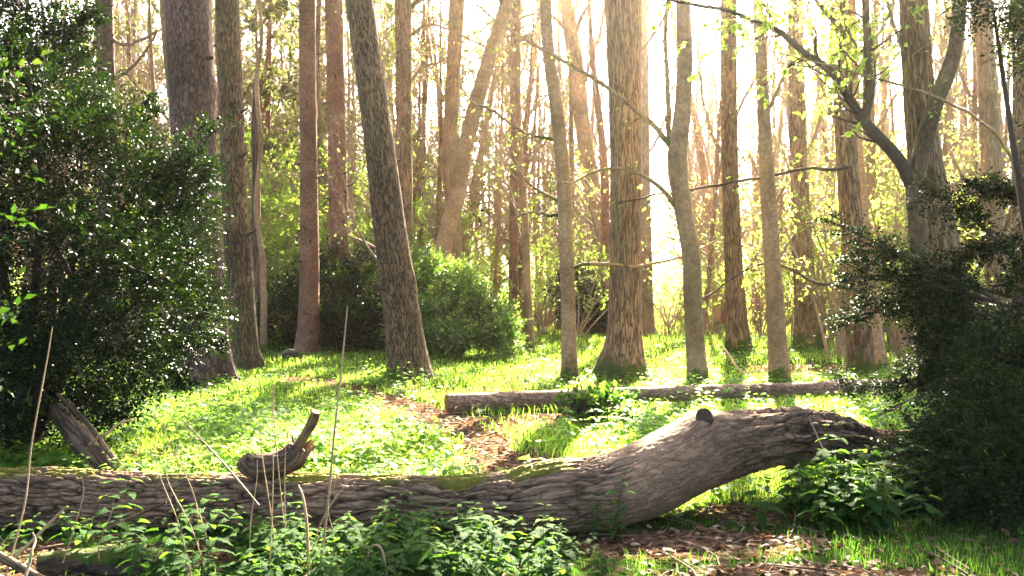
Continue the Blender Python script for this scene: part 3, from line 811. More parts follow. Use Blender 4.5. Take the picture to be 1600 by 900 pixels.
limb(T[21], [(1556, 400, 9), (1590, 290, 6, -2), (1560, 215, 4, -4), (1500, 170, 3, -6), (1430, 140, 2.4, -7), (1330, 110, 1.8, -7.5), (1200, 78, 1.2, -8)], gy_(572), M['grey'], 'limb', 12, 30, twig_len=.1)
limb(T[22], [(1594, 392, 9), (1570, 398, 7), (1540, 400, 6), (1500, 385, 5), (1460, 380, 4), (1420, 398, 3), (1380, 385, 2)], gy_(592) - 3, M['grey'], 'limb', 26, 90, twig_len=.3)
limb(T[22], [(1597, 330, 8), (1560, 392, 6), (1520, 402, 5), (1480, 420, 4), (1440, 470, 3)], gy_(592) - 3, M['grey'], 'limb', 22, 60, twig_len=.3)
limb(T[7], [(638, 60, 5), (655, 45, 5), (680, 40, 4), (730, 60, 3), (800, 95, 3)], gy_(535), M['grey'], 'limb', 14, 40, twig_len=.2)
limb(T[24], [(170, 60, 6), (200, 70, 5), (235, 55, 4), (262, 40, 3)], gy_(565), M['grey'], 'limb', 12, 0, twig_len=.3)
limb(T[24], [(172, 125, 6), (200, 110, 5), (228, 80, 4), (245, 50, 3)], gy_(565), M['grey'], 'limb', 12, 0, twig_len=.3)

for tk, d_, side_pts in ((16, gy_(557), [(1140, 200, 6), (1165, 150, 5), (1195, 90, 4), (1215, 20, 3), (1230, -50, 2)]), (16, gy_(557), [(1140, 260, 6), (1115, 215, 5), (1098, 150, 4), (1090, 60, 3)]),
                        (17, gy_(600), [(1194, 190, 6), (1220, 130, 5), (1250, 60, 4), (1268, -20, 3)]), (18, gy_(548), [(1250, 260, 6), (1278, 200, 5), (1290, 120, 4), (1300, 20, 3)]),
                        (19, gy_(588), [(1318, 150, 7), (1350, 90, 6), (1385, 30, 5), (1410, -40, 3)]), (19, gy_(588), [(1322, 220, 6), (1292, 160, 5), (1275, 90, 4), (1262, 10, 3)]), (20, gy_(628), [(1434, 120, 8), (1405, 60, 6), (1385, 0, 5), (1370, -60, 3)]),
                        (21, gy_(572), [(1545, 200, 7), (1515, 150, 5), (1490, 80, 4), (1475, 0, 3)]), (21, gy_(572), [(1540, 120, 6), (1565, 70, 5), (1590, 10, 4)]), (21, gy_(572), [(1552, 330, 6), (1520, 300, 5), (1490, 250, 4), (1470, 200, 3)]),
                        (13, gy_(590), [(976, 100, 7), (1010, 70, 5), (1040, 20, 4), (1060, -40, 3)]), (14, gy_(524), [(1006, 250, 5), (1030, 210, 4), (1048, 150, 3), (1060, 80, 3)]), (12, gy_(517), [(905, 150, 7), (925, 90, 6), (945, 20, 5), (955, -50, 3)]),
                        (8, gy_(533), [(706, 180, 6), (680, 120, 5), (668, 50, 4), (660, -20, 3)]), (7, gy_(535), [(631, 150, 5), (655, 110, 4), (690, 95, 3), (730, 60, 2)]), (10, gy_(525), [(804, 300, 4), (770, 270, 3), (745, 250, 3), (715, 260, 2)])):
    limb(T[tk], side_pts, d_, M['twig'], 'limb', 34, 160, leaf=.06, twig_len=.42)

# pale crooked stem and its dead snag
tree('birch_tree', 'thin crooked pale stem between the grey pine and the orange-red pine', 'tree',
     [(405, 0, 6), (409, 60, 6), (401, 130, 7), (407, 230, 7), (400, 320, 7), (411, 420, 9), (412, 550, 11)], gy_(553), M['smooth'], 12, seed=26, leaves=500, dens=0.6, flare=0.1)
sn = thing('dead_snag', 'broken dark dead stem beside the thin pale stem', 'tree', P(397, 560, 23.0) * np.array([1, 1, 0]))
mb = MB(); trunk_obj(mb, np.array([P(x, y, 23.0) for x, y in ((400, 560), (398, 430), (400, 300), (398, 200), (399, 124))]) - np.array(sn.location), np.array([.12, .11, .10, .085, .05]), sides=14, seed=27, rough=0.25, K=30)
mb.build('trunk', M['dead'], sn)

# ------------------------------------------------------------------ the wood behind: copies of twelve trees
def proto_tree(k):
    H = rng.uniform(12, 15); r0 = rng.uniform(0.10, 0.24)
    pts = [np.array([0, 0, -0.1])]; dirn = norm(np.array([rng.normal(0, .07), rng.normal(0, .07), 1.0]))
    for j in range(8):
        dirn = norm(dirn + np.array([rng.normal(0, .05), rng.normal(0, .05), 0.12]))
        pts.append(pts[-1] + dirn * H / 8)
    R = r0 * (1 - 0.85 * np.linspace(0, 1, 9))
    root = thing('forest_tree', 'x', 'tree')
    mb = MB()
    mat = [M['grey'], M['oak'], M['red_pine'], M['smooth']][k % 4]
    Pt, Rt, s = trunk_obj(mb, np.array(pts), R, sides=12, flare=0.3, flare_h=0.3, seed=50 + k, K=28)
    Tp = (Pt[None], Rt[None], np.array([s[-1]]))
    if k % 3 == 0:    # a second leader
        f = grow(*Tp, 1, 0.12, 0.35, 16, 0.8, 0.75, K=10, up=0.15, wob=0.05)
        tubes(mb, *f[:2], 9)
        Tp = (np.concatenate([Pt[None, np.linspace(0, 27, 10).astype(int)], f[0]]), np.concatenate([Rt[None, np.linspace(0, 27, 10).astype(int)], f[1]]), np.r_[s[-1], f[2]])
    mb.build('trunk', mat, root)
    bm = MB()
    a1 = grow(*Tp, 30, 0.12, 0.97, 52, 0.22, 0.42, K=7, up=0.09, wob=0.14)
    a2 = grow(*a1, 210, 0.15, 1, 48, 0.5, 0.55, K=6, up=0.03, wob=0.17, rmin=0.007)
    a3 = grow(*a2, 1900, 0.15, 1, 45, 0.55, 0.5, K=5, up=0, wob=0.2, rmin=0.006)
    tubes(bm, *a1[:2], 5); tubes(bm, *a2[:2], 4); tubes(bm, *a3[:2], 3)
    bm.build('bare_crown', M['twig'], root)
    fm = MB(); n = [150, 350, 700][k % 3]
    p, dd = on_paths(a3[0], n)
    place_leaves(fm, p, dd + 0.9 * rng.normal(size=p.shape), np.array([0, 0, 1.0]) + 0.8 * rng.normal(size=p.shape), 0.09 * rng.uniform(.6, 1.2, n), 0.06)
    fm.build('crown', M['spring'], root)
    return root
protos = [proto_tree(k) for k in range(12)]
occupied = [(t.location[0], t.location[1]) for t in list(T.values())]
bands = [((22, 30), 18, 'slim bare trunk in the second rank of the wood, just behind the glade', 'trees of the second rank'),
         ((30, 44), 74, 'slender bare tree in the bright middle of the wood', 'trees in the middle of the wood'),
         ((44, 72), 130, 'thin pale tree fading into the sunlit haze at the back of the wood', 'trees at the back of the wood')]
used = set(); cnt = 0
for (d0, d1), n, lab, grp in bands:
    k = 0; tries = 0
    while k < n and tries < 2000:
        tries += 1
        y = rng.uniform(d0, d1); x = rng.uniform(-0.56, 0.56) * y
        # leave the glade's sky gap thinner
        if any(math.hypot(x - a_, y - b_) < (1.3 if y < 44 else 1.0) for a_, b_ in occupied): continue
        if 0.128 < x / y < 0.168 or (0.08 < x / y < 0.2 and rng.random() < 0.3): continue
        occupied.append((x, y))
        pi = int(rng.integers(0, 12)); rz = rng.uniform(0, 6.28); sc = rng.uniform(0.85, 1.2) * (1.0 if y < 44 else 1.25)
        if y < 30: sc *= .9
        loc = (x, y, float(gh(x, y)) - 0.03)
        if pi not in used:
            used.add(pi); r = protos[pi]; r.location = loc; r.rotation_euler = (0, 0, rz)
        else:
            r = dup(protos[pi], loc, rz, sc)
        wd = sc * rng.uniform(.5, 1.05); r.scale = (wd, wd, sc)
        r['label'] = lab; r['group'] = grp
        k += 1
for pi in range(12):
    if pi not in used:
        for c in list(protos[pi].children): bpy.data.objects.remove(c)
        bpy.data.objects.remove(protos[pi])

def proto_conifer(k):
    H = rng.uniform(13, 17)
    root = thing('conifer_tree', 'x', 'tree')
    K = 24
    z = np.linspace(-.1, H, K)
    Pt = np.c_[0.1 * np.sin(z * .3 + k), 0.1 * np.cos(z * .23 + k), z]; Rt = rng.uniform(.12, .18) * (1 - .85 * np.linspace(0, 1, K))
    mb = MB(); tubes(mb, Pt[None], Rt[None], 10, rough=.06); mb.build('trunk', [M['pine'], M['red_pine'], M['grey']][k % 3], root)
    a1 = grow(Pt[None], Rt[None], np.array([H]), 95, .14, .99, 86, .19, .22, K=6, up=-.04, wob=.08, rmin=.006)
    a2 = grow(*a1, 520, .2, 1, 45, .5, .55, K=5, up=-.05, wob=.12, rmin=.004)
    a3 = grow(*a2, 700, .2, 1, 45, .5, .55, K=4, up=-.02, wob=.15, rmin=.003)
    bm = MB(); tubes(bm, *a1[:2], 4); tubes(bm, *a2[:2], 3); tubes(bm, *a3[:2], 3); bm.build('bare_crown', M['twig'], root)
    ok = a2[0][:, 0, 2] > [3.5, 5.5, 2.5][k % 3]
    fm = MB(); n = 5200
    p, dd = on_paths(a2[0][ok], n, .1)
    place_leaves(fm, p, dd + .6 * rng.normal(size=p.shape) - np.array([0, 0, .25]), np.array([0, 0, 1.0]) + .5 * rng.normal(size=p.shape), .22 * rng.uniform(.6, 1.3, n), .07)
    fm.build('crown', M['conifer'], root)
    return root
con = [proto_conifer(k) for k in range(3)]
used = set(); k = 0
for _ in range(900):
    if k >= 20: break
    y = rng.uniform(27, 58); px = rng.uniform(60, 640) if rng.random() < .85 else rng.uniform(640, 860); x = (px - 800) * y / F_PX
    if any(math.hypot(x - a_, y - b_) < .9 for a_, b_ in occupied): continue
    occupied.append((x, y))
    pi = int(rng.integers(0, 3)); rz = rng.uniform(0, 6.28); sc = rng.uniform(.8, 1.25); loc = (x, y, float(gh(x, y)))
    if pi not in used:
        used.add(pi); r = con[pi]; r.location = loc; r.rotation_euler = (0, 0, rz); r.scale = (sc,) * 3
    else:
        r = dup(con[pi], loc, rz, sc)
    r['label'] = 'conifer with drooping brownish green branches in the darker left half of the wood'; r['group'] = 'conifers at the back on the left'
    k += 1

# understorey saplings: bare twigs with a little fresh leaf
def proto_sapling(k):
    root = thing('hazel_sapling', 'x', 'sapling')
    ns = 7
    K = 8
    Pa = np.empty((ns, K, 3)); Ra = np.empty((ns, K)); L = rng.uniform(2.2, 4.6, ns)
    d = norm(np.c_[rng.normal(0, .28, (ns, 2)), np.ones(ns)])
    pos = np.c_[rng.normal(0, .12, (ns, 2)), np.full(ns, -.05)]
    Pa[:, 0] = pos
    for j in range(1, K):
        d = norm(d + 0.09 * rng.normal(size=(ns, 3))); pos = pos + d * (L / (K - 1))[:, None]; Pa[:, j] = pos
    Ra = rng.uniform(.012, .03, ns)[:, None] * (1 - .8 * np.linspace(0, 1, K))[None]
    a0 = (Pa, Ra, L)
    a1 = grow(*a0, 60, .15, 1, 40, .4, .5, K=6, up=.05, wob=.15, rmin=.003)
    a2 = grow(*a1, 240, .15, 1, 42, .45, .6, K=5, up=0, wob=.2, rmin=.0028)
    mb = MB(); tubes(mb, *a0[:2], 6); tubes(mb, *a1[:2], 4); tubes(mb, *a2[:2], 3)
    mb.build('stems', M['twig'], root)
    n = [500, 1300, 2600, 4200][k % 4]
    fm = MB(); p, dd = on_paths(a2[0], n)
    place_leaves(fm, p, dd + .9 * rng.normal(size=p.shape), np.array([0, 0, 1.0]) + .7 * rng.normal(size=p.shape), .075 * rng.uniform(.6, 1.3, n), .05, LEAF2)
    fm.build('leaves', M['spring'], root)
    return root
sap = [proto_sapling(k) for k in range(4)]
used = set()
sap_list = []
for (px0, px1, d0, d1, n, kinds) in ((385, 520, 25, 29, 7, (3, 3, 2)), (560, 640, 26, 30, 3, (2, 3)), (380, 560, 26, 36, 14, (2, 3)), (700, 1000, 27, 48, 14, (1, 1, 2)), (1000, 1250, 27, 50, 16, (0, 1, 1)), (1220, 1420, 20, 32, 18, (0, 0, 1)), (1400, 1620, 19, 40, 18, (0, 1, 2)), (100, 420, 24, 44, 14, (0, 1, 2)), (540, 720, 28, 46, 10, (1, 2, 3))):
    for _ in range(n):
        y = rng.uniform(d0, d1); x = (rng.uniform(px0, px1) - 800) * y / F_PX
        pi = int(rng.choice(kinds)); rz = rng.uniform(0, 6.28); sc = rng.uniform(.7, 1.35)
        loc = (x, y, float(gh(x, y)))
        if pi not in used:
            used.add(pi); r = sap[pi]; r.location = loc; r.rotation_euler = (0, 0, rz); r.scale = (sc,) * 3
        else:
            r = dup(sap[pi], loc, rz, sc)
        r['label'] = 'twiggy hazel sapling with fresh yellow-green leaves under the tall trees'; r['group'] = 'hazel saplings of the understorey'

# the far wood that closes the view: one mass
def far_wood():
    mb = MB(); n = 150
    y = rng.uniform(74, 130, n); x = rng.uniform(-0.62, 0.62, n) * y
    keep = ~((x / y > .125) & (x / y < .172)); y, x = y[keep], x[keep]; n = len(y)
    K = 7; H = rng.uniform(13, 21, n)
    Pa = np.empty((n, K, 3)); base = np.c_[x, y, np.full(n, -.1)]; lean = np.c_[rng.normal(0, .05, (n, 2)), np.ones(n)]
    for j in range(K): Pa[:, j] = base + lean * (H * j / (K - 1))[:, None] + (0.15 * rng.normal(size=(n, 3)) if j else 0)
    Ra = rng.uniform(.12, .25, n)[:, None] * (1 - .8 * np.linspace(0, 1, K))[None]
    a0 = (Pa, Ra, H)
    a1 = grow(*a0, 2600, .15, 1, 52, .22, .4, K=5, up=.06, wob=.15, rmin=.012)
    a2 = grow(*a1, 9000, .2, 1, 45, .5, .5, K=4, up=0, wob=.2, rmin=.01)
    tubes(mb, *a0[:2], 7); tubes(mb, *a1[:2], 3); tubes(mb, *a2[:2], 3)
    o = mb.build('far_wood', M['twig'])
    tag(o, 'pale far wood of bare crowns melting together behind the glade', 'woods', kind='stuff')
    fm = MB(); m = 55000
    p = np.c_[rng.uniform(-.62, .62, m), rng.uniform(52, 128, m), np.zeros(m)]
    p[:, 0] *= p[:, 1]
    cl = fbm(np.c_[p[:, 0] * .22, p[:, 1] * .22, np.zeros(m)], 71, 3)
    p[:, 2] = np.abs(rng.normal(0, 1, m)) * (2.6 + 4.2 * np.clip(cl + .3, 0, 1.2))
    p = p[p[:, 2] < 15]
    place_leaves(fm, p, rng.normal(size=p.shape), np.array([0, 0, 1.0]) + .8 * rng.normal(size=p.shape), .26 * rng.uniform(.6, 1.3, len(p)), .2)
    tag(fm.build('far_foliage', M['spring']), 'yellow-green veil of young leaves low in the far wood', 'foliage', kind='stuff')
far_wood()

# ------------------------------------------------------------------ evergreen shrubs
def arm_sprigs(fm, sm, arms, loc, per, leaf, n_leaf, slen, aspect, flat, tip, droop, spread=.28):
    for pts in arms:
        W = np.array([P(x, y, d) for x, y, d in pts]) - loc
        pr = cr_spline(W, 12)
        L = np.linalg.norm(W[-1] - W[0])
        a0 = (pr[None], np.linspace(.016, .004, 12)[None], np.array([L]))
        a1 = grow(*a0, max(8, int(per * .16)), .15, 1, 42, spread, .5, K=6, up=-droop * .1, wob=.10, rmin=.002)
        a1[0][..., 2] = a1[0][:, :1, 2] + (a1[0][..., 2] - a1[0][:, :1, 2]) * (1 - .7 * flat)
        tubes(sm, *a0[:2], 6); tubes(sm, *a1[:2], 3)
        p1, d1 = on_paths(a1[0], int(per * .8)); p2, d2 = on_paths(a0[0], per - int(per * .8), .3)
        p = np.vstack([p1, p2]); d = np.vstack([d1, d2])
        dd = d + .55 * rng.normal(size=p.shape) * np.array([1, 1, .5]) - np.array([0, 0, droop * .3])
        sprigs(fm, p, dd, n_leaf, slen * .75, leaf, aspect, LEAF2, flat=flat, tip_light=tip)

def bush(name, label, cat, lobes, n_sprig, leaf, mat, loc, n_leaf=7, slen=0.2, stems=14, aspect=0.45, flat=0.2, droop=0.0, tip=0.2, inner=0.25, stem_mat='darktwig', tmpl=LEAF2, bump=0.22, keep=0.8, seed=0, jitter=0.5, arms=(), arm_n=90, main=True, ragged=0, gap=-.32, over=(), stem_r=.05):
    lobes = np.asarray(lobes, float).copy()
    loc = np.array(loc, float)
    root = thing(name, label, cat, loc)
    lobes[:, :3] -= loc
    p, n = lobes_surface(lobes, n_sprig, inner=inner, bump=bump, keep=keep, zmin=0.05, seed=seed, gap=gap)
    d = norm(n + np.array([0, 0, 0.25 - droop]) + 0.55 * rng.normal(size=p.shape))
    fm = MB()
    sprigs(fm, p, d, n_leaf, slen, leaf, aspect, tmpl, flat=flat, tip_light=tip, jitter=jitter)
    sm = MB()
    if len(over):   # unseen foliage added above the view to block skylight from the foreground
        op, on = lobes_surface(np.asarray(over, float) - np.r_[loc, 0, 0, 0], 1500, inner=.3, bump=.35, seed=seed + 3)
        om = MB(); sprigs(om, op, norm(on + .5 * rng.normal(size=op.shape)), 7, .4, .11, .5, tmpl, tip_light=.1)
        om.build('crown', mat, root)
    if ragged:      # long shoots standing out of the shrub
        k = ragged
        ii = rng.choice(len(p), k, replace=False)
        dr = norm(n[ii] * .6 + np.array([0, 0, .9]) + .35 * rng.normal(size=(k, 3)))
        ln = slen * rng.uniform(1.2, 3.2, k)[:, None]
        sh = np.stack([p[ii] - dr * .2 + dr * ln * t + np.array([0, 0, -.12]) * ln * t * t for t in np.linspace(0, 1, 6)], 1)
        tubes(sm, sh, np.tile(np.linspace(.008, .002, 6), (k, 1)), 4)
        q_, d_ = on_paths(sh, k * 5, .3)
        sprigs(fm, q_, d_ + .5 * rng.normal(size=q_.shape), 5, slen * .7, leaf, aspect, tmpl, flat=flat, tip_light=tip * 1.5)
    arm_sprigs(fm, sm, arms, loc, arm_n, leaf, n_leaf, slen, aspect, flat, tip, droop)
    fm.build('foliage', mat, root)
    # stems to the lobes and twigs to some sprigs
    m = len(lobes)
    Pa = np.empty((m, 8, 3)); Ra = np.empty((m, 8))
    for j in range(m):
        b = np.r_[rng.normal(0, .15, 2), -0.08]; e = lobes[j, :3] + np.r_[0, 0, lobes[j, 5] * .6]
        mid = (b + e) / 2 + np.r_[rng.normal(0, .15, 2), .2]
        Pa[j] = cr_spline([b, mid, e], 8); Ra[j] = np.linspace(stem_r, .01, 8)
    if main: tubes(sm, Pa, Ra, 7, rough=.1)
    k = min(len(p), stems * 12)
    ii = rng.choice(len(p), k, replace=False)
    jn = np.argmin(((p[ii, None] - lobes[None, :, :3]) ** 2).sum(-1), 1)
    st = lobes[jn, :3] * .6 + p[ii] * .4
    tw = np.stack([st + (p[ii] + d[ii] * .1 - st) * t + (0.06 * math.sin(t * 3.1)) * rng.normal(size=st.shape) for t in np.linspace(0, 1, 5)], 1)
    tubes(sm, tw, np.tile(np.linspace(.009, .003, 5), (k, 1)), 4)
    sm.build('stems' if main else 'twigs', M[stem_mat], root)
    return root

def lb(px, py, d, rx, ry, rz):
    c = P(px, py, d); return (c[0], c[1], max(c[2], 0.2), rx, ry, rz)

# big holly on the left (px are where each mass shows)
holly_lobes = [lb(-10, 140, 8.1, .6, .8, .8), lb(40, 20, 8.3, .45, .6, .5), lb(-60, 60, 8.3, .95, .9, 1.1), lb(-30, 250, 7.8, .9, .9, 1.0), lb(130, 300, 8.4, .75, .8, .75), lb(60, 420, 7.9, 1.0, .9, .8), lb(215, 395, 8.7, .62, .7, .62),
               lb(170, 510, 8.2, .75, .75, .5), lb(262, 480, 8.8, .42, .5, .34), lb(-40, 560, 7.6, .9, .8, .75), lb(110, 580, 8.3, .7, .7, .38), lb(-100, -120, 8.5, 1.0, 1.0, .9), lb(-150, 100, 8.5, 1, 1, 1.6), lb(300, 275, 9.0, .14, .3, .2), lb(245, 310, 8.9, .25, .4, .3)]
holly_arms = [[(200, 330, 8.7), (260, 280, 8.9), (310, 235, 9.0), (338, 200, 9.0)], [(220, 400, 8.8), (280, 350, 9.0), (330, 320, 9.1)], [(240, 470, 8.8), (300, 470, 9.0), (350, 485, 9.1)], [(230, 500, 8.6), (290, 530, 8.8), (340, 540, 8.9)],
              [(180, 260, 8.6), (210, 200, 8.7), (235, 160, 8.8)], [(60, 60, 8.4), (120, 40, 8.5), (150, 20, 8.6)], [(80, 120, 8.4), (130, 150, 8.5), (165, 180, 8.6)], [(100, 220, 8.4), (160, 215, 8.6), (200, 240, 8.7)],
              [(200, 560, 8.4), (260, 580, 8.5), (300, 600, 8.5)], [(100, 600, 8.1), (160, 640, 8.1), (200, 650, 8.1)], [(60, 0, 8.4), (100, -30, 8.5), (130, -60, 8.6)], [(200, 300, 8.7), (240, 250, 8.9), (290, 250, 9.0)]]
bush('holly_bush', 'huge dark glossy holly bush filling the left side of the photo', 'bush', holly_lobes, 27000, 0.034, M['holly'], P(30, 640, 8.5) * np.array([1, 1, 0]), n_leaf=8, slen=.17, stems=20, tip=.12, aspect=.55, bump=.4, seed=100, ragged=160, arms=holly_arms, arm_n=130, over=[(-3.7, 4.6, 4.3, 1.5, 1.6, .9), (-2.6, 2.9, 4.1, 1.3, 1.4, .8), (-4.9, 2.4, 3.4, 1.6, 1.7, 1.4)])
# near leaves at the left border, out of focus
bush('holly_bush', 'blurred holly sprays close to the camera at the left border', 'bush', [lb(-75, 300, 3.6, .22, .25, .5), lb(-50, 120, 3.7, .16, .2, .25), lb(-60, 480, 3.6, .2, .25, .3)], 100, 0.04, M['near_holly'], P(-140, 1050, 3.6) * np.array([1, 1, 0]), n_leaf=7, slen=.2, stems=1, tip=.12, aspect=.55, seed=110, main=False)
# yew on the right
yew_lobes = [lb(1590, 490, 7.4, .42, .6, .36), lb(1530, 560, 7.4, .30, .5, .34), lb(1610, 620, 7.0, .55, .6, .5), lb(1540, 680, 6.7, .40, .5, .36), lb(1475, 735, 6.6, .30, .4, .30), lb(1600, 790, 6.2, .5, .5, .34), lb(1520, 780, 6.3, .3, .4, .22),
             lb(1720, 560, 7.5, .8, .8, .8), lb(1480, 490, 7.9, .2, .35, .12), lb(1760, 300, 7.8, .6, .6, .9)]
yew_arms = [[(1600, 470, 7.6), (1500, 440, 7.9), (1420, 410, 8.2), (1340, 365, 8.5), (1295, 345, 8.6)], [(1580, 480, 7.5), (1480, 450, 7.8), (1400, 440, 8.1), (1330, 430, 8.3)],
            [(1580, 500, 7.5), (1480, 480, 7.8), (1400, 480, 8.1), (1320, 500, 8.3)], [(1560, 470, 7.6), (1460, 420, 8.0), (1390, 395, 8.3), (1330, 395, 8.5)],
            [(1560, 520, 7.5), (1500, 570, 7.7), (1440, 600, 8.0), (1370, 605, 8.2), (1330, 600, 8.3)], [(1560, 540, 7.4), (1480, 560, 7.7), (1430, 575, 8.0), (1400, 600, 8.1)],
            [(1570, 600, 7.2), (1500, 640, 7.3), (1450, 680, 7.3), (1410, 720, 7.3)], [(1600, 420, 7.8), (1540, 360, 8.0), (1490, 320, 8.2), (1450, 300, 8.3)], [(1640, 330, 7.8), (1580, 300, 8.0), (1520, 290, 8.1)],
            [(1620, 360, 7.8), (1560, 380, 7.9), (1510, 400, 8.0), (1480, 430, 8.1)], [(1540, 470, 7.7), (1470, 455, 8), (1410, 465, 8.2), (1370, 470, 8.3)], [(1580, 560, 7.3), (1510, 540, 7.6), (1450, 530, 7.8)],
            [(1580, 700, 6.7), (1500, 720, 6.7), (1440, 760, 6.6), (1400, 790, 6.5)], [(1600, 800, 6.2), (1520, 810, 6.3), (1450, 800, 6.4)]]
bush('yew_tree', 'dark drooping evergreen filling the lower right corner', 'bush', yew_lobes, 14000, 0.032, M['yew'], P(1640, 700, 7.4) * np.array([1, 1, 0]), n_leaf=9, slen=.2, stems=18, tip=.08, aspect=.5, flat=.7, droop=.4, bump=.45, seed=120, ragged=60, gap=-.2, arms=yew_arms, arm_n=330, stem_r=.018, over=[(3.5, 4.6, 4.3, 1.4, 1.6, .9), (2.5, 2.7, 4.0, 1.3, 1.4, .8), (4.8, 2.9, 3.4, 1.6, 1.8, 1.5)])
bush('yew_branch', 'dark evergreen branch hanging in from the top right corner', 'branch', [lb(1600, -20, 7.0, .35, .4, .12), lb(1550, 10, 7.2, .18, .3, .07), lb(1620, 60, 7, .2, .3, .1), lb(1700, -120, 7, .5, .5, .3)], 1500, 0.034, M['yew'], P(1720, 700, 7.0) * np.array([1, 1, 0]), n_leaf=9, slen=.2, stems=5, tip=.1, aspect=.5, flat=.7, droop=.4, bump=.3, seed=130)
# shrubs behind the leaning tree
def far_lobes(spec):
    return [lb(px, py, d, rx, d * 0 + rx, rz) for px, py, d, rx, rz in spec]
bush('evergreen_shrub', 'very dark low shrub between the orange-red pine and the leaning trunk', 'shrub', far_lobes([(455, 500, 23.5, .8, .55), (510, 470, 24, 1.1, .95), (570, 460, 24, 1.0, .9), (545, 510, 22.5, 1.1, .45), (590, 420, 24.5, .5, .55), (610, 500, 23, .9, .6)]), 5200, .085, M['holly'], P(540, 540, 24) * np.array([1, 1, 0]), n_leaf=6, slen=.32, stems=10, tip=.12, seed=140, ragged=110, bump=.5, gap=-.12)
bush('evergreen_shrub', 'rounded sunlit shrub with pale top right of the leaning trunk', 'shrub', far_lobes([(655, 450, 21.5, .65, .6), (700, 470, 21.5, .8, .65), (755, 505, 21.0, .6, .4), (680, 515, 20.5, .8, .4), (785, 530, 20.5, .3, .25), (725, 455, 22, .45, .4), (645, 415, 22, .4, .22)]), 6500, .075, M['shrub'], P(710, 540, 21.5) * np.array([1, 1, 0]), n_leaf=6, slen=.3, stems=10, tip=.4, seed=150, ragged=110, bump=.5, gap=-.12)
bush('evergreen_shrub', 'small dark shrub in the gap between smooth and broad trunks', 'shrub', far_lobes([(910, 480, 30, .7, .6), (895, 455, 30, .5, .5), (930, 500, 30, .6, .4)]), 1500, .1, M['holly'], P(910, 520, 30) * np.array([1, 1, 0]), n_leaf=6, slen=.35, stems=5, tip=.1, seed=160, ragged=110, bump=.5, gap=-.12)
bush('bramble_bush', 'low leafy bramble growing against the front of the cut log', 'shrub', [lb(922, 640, 10.5, .2, .2, .16), lb(950, 655, 10.4, .26, .2, .08), lb(905, 655, 10.3, .16, .2, .1)], 150, .06, M['nettle'], P(925, 665, 10.5) * np.array([1, 1, 0]), n_leaf=6, slen=.16, stems=2, tip=.2, aspect=.65, tmpl=LEAFO, flat=.6, seed=170)

